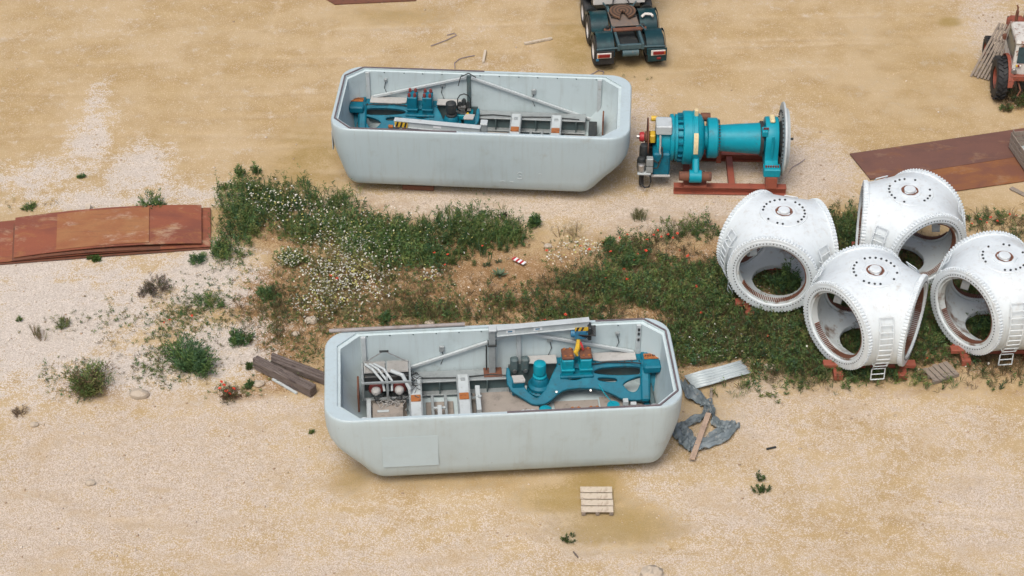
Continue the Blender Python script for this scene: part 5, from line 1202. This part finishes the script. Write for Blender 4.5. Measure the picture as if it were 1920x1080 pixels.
def vegetation():
    x, y = scatter(Z_PINK+Z_WHITE+[(p[0], p[1], p[2], p[3], p[4]*.7) for p in Z_SOIL]+[(960, 540, 1400, 800, .22)], 22, 1.2)
    n = len(x); r = .010+.045*rng.random(n)**5; O = np.array([(1, 0, 0), (0, 1, 0), (-1, 0, 0), (0, -1, 0), (0, 0, .7), (0, 0, -.7)]); T = np.array([(0, 1, 4), (1, 2, 4), (2, 3, 4), (3, 0, 4), (1, 0, 5), (2, 1, 5), (3, 2, 5), (0, 3, 5)])
    V = O[None]*r[:, None, None]*(.7+.6*rng.random((n, 6, 1))); th = rng.random(n)*6; c, s = np.cos(th)[:, None], np.sin(th)[:, None]
    V = np.stack([V[..., 0]*c-V[..., 1]*s+x[:, None], V[..., 0]*s+V[..., 1]*c+y[:, None], V[..., 2]+gz(x, y)[:, None]+r[:, None]*.25], 2).reshape(-1, 3)
    F = (T[None]+6*np.arange(n)[:, None, None]).reshape(-1, 3); base = np.array([(.60, .51, .41), (.50, .40, .29), (.66, .59, .50), (.38, .28, .19), (.52, .43, .35)])
    C = np.repeat(base[rng.integers(0, 5, n)], 6, 0)
    m, nt, b = newmat('pebble'); a = nd(nt, 'ShaderNodeAttribute', attribute_name='col'); nt.links.new(a.outputs['Color'], b.inputs['Base Color']); b.inputs['Roughness'].default_value = .95
    o = ob('gravel_stones', np_mesh('gravel_stones', V, F, C, (m,))); tag(o, 'loose pale pebbles scattered over the sand', 'gravel', kind='stuff')
    # weed bank between the tubs
    x, y = scatter(Z_BANK, 150, 2.2, .8); h = (.14+.50*rng.random(len(x))**1.3)*(.3+1.6*fbm(x, y, .7, 2)); A = herbs(x, y, h, 26, DK+MD, .5, .11, .26)
    xg, yg = scatter(Z_BANK, 60, 3.0, .9); hg = .2+.45*rng.random(len(xg)); Bq = herbs(xg, yg, hg*.15, 7, DK+MD, .2, .42, .05, up=(55, 88))
    x, y = scatter(Z_WFL[:8], 110, 2.6, 1.0); Cq = herbs(x, y, (.1+.35*rng.random(len(x)))*(.4+1.1*fbm(x, y, .9, 2)), 16, YG+MD[2:3], .6, .085, .24)
    v, f, c = join([A, Bq, Cq]); c = c*(.45+.85*fbm(v[:, 0], v[:, 1], .8, 3))[:, None]; o = ob('weed_bank', np_mesh('weed_bank', v, f, c, (LEAF,))); tag(o, 'dense dark green weeds in a bank between the two tubs', 'weeds', kind='stuff')
    # grass under and around the hubs
    x, y = scatter(Z_COVER, 190, 4.6, .6); h = .08+.05*rng.random(len(x)); A = herbs(x, y, h*.3, 8, MD+DK+DRY[1:3]+DRY[1:3], .3, .26, .06, up=(35, 85))
    x, y = scatter(Z_COVER, 105, 4.8, .55); h = (.12+.32*rng.random(len(x)))*(.4+1.2*fbm(x, y, .8, 2)); Bq = herbs(x, y, h, 18, DK+MD, .6, .11, .3)
    x, y = scatter(Z_COVER, 110, 2.6, .5); h = .08+.2*rng.random(len(x)); Cq = herbs(x, y, h, 12, DRY, .6, .13, .10)
    x, y = scatter(Z_COVER, 26, 5.0, .6); Dq = herbs(x, y, .25+.35*rng.random(len(x)), 34, DK+MD+DRY[2:3], .45, .12, .2)
    x, y = scatter(Z_COVER+Z_SPARSE[:8], 22, 4.0, .7); Eq = herbs(x, y, .02+.05*rng.random(len(x)), 12, DRY, .3, .34, .035, up=(40, 85))
    v, f, c = join([A, Bq, Cq, Dq, Eq]); c = c*(.5+.75*fbm(v[:, 0], v[:, 1], .55, 3))[:, None]; o = ob('grass', np_mesh('grass', v, f, c, (LEAF,))); tag(o, 'green and brown grass growing around the white hubs', 'grass', kind='stuff')
    # sparse weeds on the dry soil
    x, y = scatter(Z_SPARSE, 150, 4.6, .8); h = .05+.16*rng.random(len(x))*(.5+fbm(x, y, 1.3, 2)); A = herbs(x, y, h*.8, 11, DK+MD+YG[:2]+DRY[2:4], .9, .07, .28)
    x, y = scatter(Z_SPARSE+[(p[0], p[1], p[2], p[3], p[4]*.4) for p in Z_SOIL[:5]], 55, 3.0, 1.0); h = .03+.08*rng.random(len(x)); Bq = herbs(x, y, h, 9, DRY, .8, .10, .10)
    v, f, c = join([A, Bq]); o = ob('sparse_weeds', np_mesh('sparse_weeds', v, f, c, (LEAF,))); tag(o, 'sparse low weeds on the dry brown soil', 'weeds', kind='stuff')
    # daisies
    x, y = scatter(Z_WFL, 300, 2.8, 1.2); z = gz(x, y)+.10+.45*rng.random(len(x))*np.clip(blobs(x, y, Z_BANK)+.25, .3, 1); V, F, C = flowers(x, y, z, .018+.016*rng.random(len(x)), [(.70, .70, .64), (.62, .63, .56), (.66, .64, .50), (.48, .46, .14)])
    o = ob('white_flowers', np_mesh('white_flowers', V, F, C, (LEAF,))); tag(o, 'small white daisies flowering through the weeds', 'flowers', kind='stuff')
vegetation()

# ---- single plants one can point at
def shrub(px, py, r, h, label, pal, stems=40, k=26, leaf=.10, wid=.28, fl=0, spread=None, up=(10, 70), base=None, stemmat=None, shape='round', z0=None):
    p = G(px, py) if base is None else Vector(base); t = thing('shrub', label, 'plant', (p.x, p.y, 0), 0, 'single plants in the yard')
    n = stems; a = rng.uniform(0, 2*PI, n); q = np.sqrt(rng.random(n)); rad = r*q
    nl = 5; la = rng.uniform(0, 2*PI, nl); lr = r*.55*rng.random(nl)**.5; lh = rng.uniform(.45, 1.1, nl); li = rng.integers(0, nl, n); rad = rad*rng.uniform(.45, .85, nl)[li]
    ox, oy = (lr*np.cos(la))[li], (lr*np.sin(la))[li]; x, y = ox+rad*np.cos(a)*.4, oy+rad*np.sin(a)*.4; hh = h*lh[li]*(1-.45*q**2)*(.6+.55*rng.random(n))
    ex, ey = ox+rad*np.cos(a), oy+rad*np.sin(a)
    tt = rng.random((n, k))**.8; P = np.stack([x[:, None]+(ex-x)[:, None]*tt, y[:, None]+(ey-y)[:, None]*tt, hh[:, None]*tt**.85], 2).reshape(-1, 3)+rng.normal(size=(n*k, 3))*r*.05
    P[:, 2] = np.maximum(P[:, 2], .0)
    az_ = np.repeat(a, k)+rng.normal(size=n*k)*.9; e = np.radians(rng.uniform(*up, n*k)); d = np.stack([np.cos(az_)*np.cos(e), np.sin(az_)*np.cos(e), np.sin(e)], 1)
    L = leaf*(.6+.8*rng.random(n*k)); pl = np.array(pal); ci = np.repeat(rng.integers(0, len(pl), n), k); col = pl[ci]*(.7+.6*rng.random((n*k, 1)))
    v, f, c = leaf_arrays(P, d, L, L*wid, col); ob('foliage', np_mesh('foliage', v, f, c, (LEAF,)), t)
    m = MB()
    for i in range(0, n, max(1, n//14)): m.tube([(x[i], y[i], -.03), ((x[i]+ex[i])/2, (y[i]+ey[i])/2, hh[i]*.55), (ex[i]*.95, ey[i]*.95, hh[i]*.95)], [.010, .007, .004], 4)
    tag(m.build('stems', stemmat or STEMM, t), kind='stuff')
    if fl:
        i = rng.integers(0, n*k, fl*3); i = i[np.argsort(-P[i, 2])][:fl]; V, F, C = flowers(P[i, 0]*1.05, P[i, 1]*1.05, P[i, 2]+.03, .02+.014*rng.random(fl), [(.70, .70, .64), (.62, .62, .52), (.5, .48, .2)])
        tag(ob('blossoms', np_mesh('blossoms', V, F, C, (LEAF,)), t), kind='stuff')
    return t
PALE = [(.20, .21, .09), (.16, .17, .07), (.24, .22, .12)]
shrub(281, 392, .62, .55, 'fan-shaped green bush behind the left rusty stack, white blossom at its foot', DK+MD[:2], 60, 30, .11, .22, 30)
shrub(354, 690, .85, .75, 'dense dark green bush on the pale gravel left of the timber beams', DK, 130, 42, .10, .25)
shrub(158, 735, .95, .62, 'wide brown and green bush at the lower left', DRY[:3]+MD, 120, 34, .10, .22, stemmat=STRAW)
shrub(285, 545, .55, .45, 'dry brown-violet bush on gravel below the left rusty stack', [(.14, .10, .08), (.10, .075, .06), (.06, .07, .03)], 70, 26, .09, .14, stemmat=STRAW)
shrub(1000, 424, .26, .42, 'small compact dark bush alone on gravel right of the weed bank', DK, 50, 30, .09, .3)
shrub(943, 409, .17, .22, 'tiny dark reddish bush between tub and weed bank', [(.06, .035, .03), (.05, .05, .03)], 26, 22, .06, .25, stemmat=STRAW)
shrub(905, 408, .18, .24, 'tiny green bush just left of the dark reddish one', DK, 26, 22, .07, .3)
shrub(728, 602, .24, .32, 'compact dark tuft on bare soil above the nearer tub', DK, 44, 28, .08, .28)
shrub(545, 490, .55, .42, 'rounded mound covered with white flowers at the left of the weeds', MD, 90, 28, .08, .28, 220)
shrub(1200, 412, .30, .40, 'feathery yellow-green plant on gravel below the gearbox', PALE, 50, 24, .09, .10, up=(40, 85))
shrub(1066, 440, .60, .50, 'pale dry feathery bush on the gravel right of the weed bank', [(.36, .30, .19), (.30, .26, .15), (.24, .23, .12)], 60, 16, .10, .05, up=(40, 85), stemmat=STRAW)
shrub(449, 332, .20, .48, 'slim upright weed on sand, left of a pair', DK+MD[:2], 14, 30, .09, .28)
shrub(478, 326, .16, .42, 'slim upright weed on sand, right of a pair', DK+MD[:2], 12, 30, .09, .28)
shrub(418, 355, .18, .28, 'small loose weed at the upper left tip of the weed bank', DK+MD, 14, 22, .08, .28)
shrub(152, 333, .13, .12, 'tiny tuft alone on gravel above the left rusty stack', DK, 16, 16, .07, .3)
shrub(52, 392, .30, .16, 'low tuft above the left end of the rusty stack', DK+MD, 24, 20, .07, .3)
shrub(178, 486, .20, .10, 'bright green mossy patch below the left rusty stack', [(.07, .13, .025), (.055, .11, .02)], 70, 20, .05, .4)
shrub(370, 492, .28, .30, 'dark weed at the lower right corner of the rusty stack', DK, 30, 24, .09, .28)
shrub(410, 480, .32, .42, 'leafy weed beside the right end of the rusty stack', DK+MD[:2], 36, 26, .10, .28)
shrub(392, 572, .5, .30, 'loose spreading green weeds right of the dry brown-violet bush', DK+MD, 46, 22, .08, .28)
shrub(445, 640, .40, .34, 'green bush between pale gravel and brown soil', DK+MD[:2], 46, 26, .09, .28)
shrub(505, 560, .52, .30, 'dark low bush on brown soil under the flower mound', DK, 60, 24, .08, .28)
shrub(125, 612, .30, .26, 'spiky greenish tuft on white gravel at the left', MD+DRY, 26, 18, .10, .14)
shrub(75, 632, .28, .30, 'spiky straw-coloured grass tuft on white gravel at far left', DRY[:2]+PALE, 24, 16, .16, .04, up=(45, 85), stemmat=STRAW)
shrub(40, 776, .30, .14, 'flat dry brown plant at the left edge of the lower gravel', [(.10, .07, .05), (.14, .10, .07)], 24, 16, .08, .12, stemmat=STRAW)
shrub(40, 600, .12, .12, 'tiny green sprig at the far left on white gravel', DK+MD, 12, 14, .06, .3)
shrub(586, 812, .12, .10, 'tiny green sprig just left of the nearer tub', MD, 12, 14, .06, .3)
shrub(463, 640, .18, .22, 'little bright tuft beside the rear end of the dark beams', [(.08, .13, .03), (.06, .10, .03)], 20, 20, .07, .3)
shrub(465, 690, .16, .18, 'bright green tuft at the left end of the timber', [(.08, .13, .03), (.06, .10, .03)], 20, 20, .07, .3)
shrub(468, 724, .14, .18, 'bright green tuft beside the tan rock', [(.06, .12, .03), (.05, .10, .03)], 18, 20, .07, .3)
shrub(428, 742, .42, .22, 'reddish low plant with poppies at the bottom of the pale gravel', [(.14, .07, .04), (.10, .08, .03), (.07, .08, .03)], 46, 20, .07, .2, stemmat=STRAW)
shrub(1427, 900, .16, .20, 'upper sprig of the thin green plant right of the plank', [(.07, .12, .03), (.055, .09, .03)], 10, 18, .07, .3)
shrub(1429, 920, .24, .22, 'lower sprig of the thin green plant right of the plank', [(.07, .12, .03), (.055, .09, .03)], 18, 20, .07, .3)
shrub(1068, 1012, .24, .08, 'thin flat green sprig below the small pale pallet', [(.08, .12, .03), (.055, .09, .03)], 16, 16, .07, .28)
shrub(1918, 196, .6, .5, 'tangle of dry and green weeds behind the old tractor', DRY+DK, 90, 26, .10, .18, stemmat=STRAW)
shrub(1886, 206, .25, .2, 'small weed beside the rear wheel of the old tractor', DRY+DK, 30, 20, .09, .2, stemmat=STRAW)
shrub(0, 0, .45, 1.15, 'tall weed growing up inside the leftmost hub', DK, 36, 30, .13, .24, base=(8.02, -.18, 0))
shrub(0, 0, .55, .55, 'weeds growing inside the front middle hub', DK, 50, 26, .11, .24, base=(10.05, -2.9, 0))
shrub(0, 0, .55, .55, 'weeds growing inside the right edge hub', DK, 50, 26, .11, .24, base=(13.7, -2.2, 0))
shrub(1186, 500, .40, .42, 'bushy green weed among poppies right of the marker board', DK, 46, 26, .10, .28)
shrub(1142, 460, .20, .36, 'narrow dark upright weed at the gravel edge', DK, 18, 28, .10, .28)
def rosette():
    p = G(936, 517); t = thing('rosette_plant', 'grey-green rosette of pointed leaves below the marker board', 'plant', (p.x, p.y, 0)); m = pm('rosette_leaf', (.10, .15, .085), .6, alt=(.07, .11, .06), scale=10)
    for k in range(16):
        a = k*2.4; e = R(20+45*(k/16)); l = .34-.008*k; q = MB(); d = Vector((math.cos(a)*math.cos(e), math.sin(a)*math.cos(e), math.sin(e))); s = Vector((-math.sin(a), math.cos(a), 0))*.045; b = Vector((0, 0, 0)); mid = d*l*.5
        q.add([b, mid-s, d*l, mid+s, mid-Vector((0, 0, .02))], [(0, 1, 4), (4, 1, 2), (0, 4, 3), (4, 2, 3)]); q.build('leaf', m, t)
rosette()
def poppies():
    petal = pm('poppy_petal', (.62, .045, .015), .6, alt=(.68, .10, .03), scale=9); m = MB().use(petal)
    for k in range(4):
        a = k*PI/2; m.add([(0, 0, 0), (.05*math.cos(a-.75), .05*math.sin(a-.75), .022), (.062*math.cos(a), .062*math.sin(a), .030+.006*(k % 2)), (.05*math.cos(a+.75), .05*math.sin(a+.75), .022)], [(0, 1, 2, 3)])
    m.use(DARK); m.lathe([(.013, 0), (.013, .016), (0, .018)], 6); m.use(STEMM); m.tube([(0, 0, 0), (.02, .01, -.2), (.03, 0, -.5)], .005, 4)
    me = m.mesh('poppy', None)
    spots = [(905, 462), (840, 478), (815, 475), (835, 497), (620, 517), (632, 522), (1190, 488), (1196, 478), (1211, 470), (1170, 505), (1176, 440), (1163, 446), (1226, 441), (1240, 444), (1252, 440), (1262, 446), (1270, 438), (1233, 432), (1213, 450), (1130, 455), (1088, 462), (1105, 468), (1145, 472), (1305, 537), (1315, 587), (1176, 524), (1106, 536), (1135, 522), (1788, 648), (1792, 652), (1738, 672), (1838, 412), (1850, 418), (1858, 408), (1870, 415), (1893, 402), (1905, 405), (1822, 420), (415, 716), (420, 722), (412, 728), (424, 733), (430, 738), (438, 729), (549, 720), (308, 605), (318, 600), (360, 592), (1022, 600), (1060, 590), (1275, 470), (1290, 480), (1025, 470), (1440, 630)]
    for i, (px, py) in enumerate(spots):
        z = .30 if (400 < py < 500 and px < 1000) else .22 if px > 1000 else .16
        p = G(px, py, z); o = ob('poppy', me); o.location = (p.x, p.y, z); s = random.uniform(.55, .95); o.scale = (s, s, 1 if z > .25 else z/.32)
        o.rotation_euler = (random.uniform(-.5, .3), random.uniform(-.4, .4), random.uniform(0, 6)); lab = ('red poppy in the weed bank between the two tubs' if px < 1000 and 440 < py < 530 and px > 500 else 'red poppy in the reddish plant or soil by the dark timber beams' if px < 560 and py > 700 else 'red poppy in the sparse weeds on pale gravel' if px < 500
               else 'red poppy at the weed edge behind the right edge hub' if px > 1800 and py < 450 else 'red poppy in the grass in front of the hubs' if px > 1700 else 'red poppy on dry soil right behind the nearer tub' if py > 585 and px < 1100 else 'red poppy in the weeds left of the leftmost hub'); tag(o, lab, 'poppy', lab.replace('red poppy', 'red poppies'))
poppies()
for o in bpy.data.objects:
    if o.name.split('.')[0] in ('stiffener', 'lip_bolts', 'cooling_rib', 'pad_bolts', 'rusty_nuts', 'flange_bolts', 'ring_bolts', 'fin_pack', 'cables', 'cable_tangle', 'pale_cables', 'hose', 'side_plate', 'roller_shaft', 'valve_stack', 'guard_edge', 'strap_knot'): o['kind'] = 'stuff' if o.parent else o.get('kind', '')
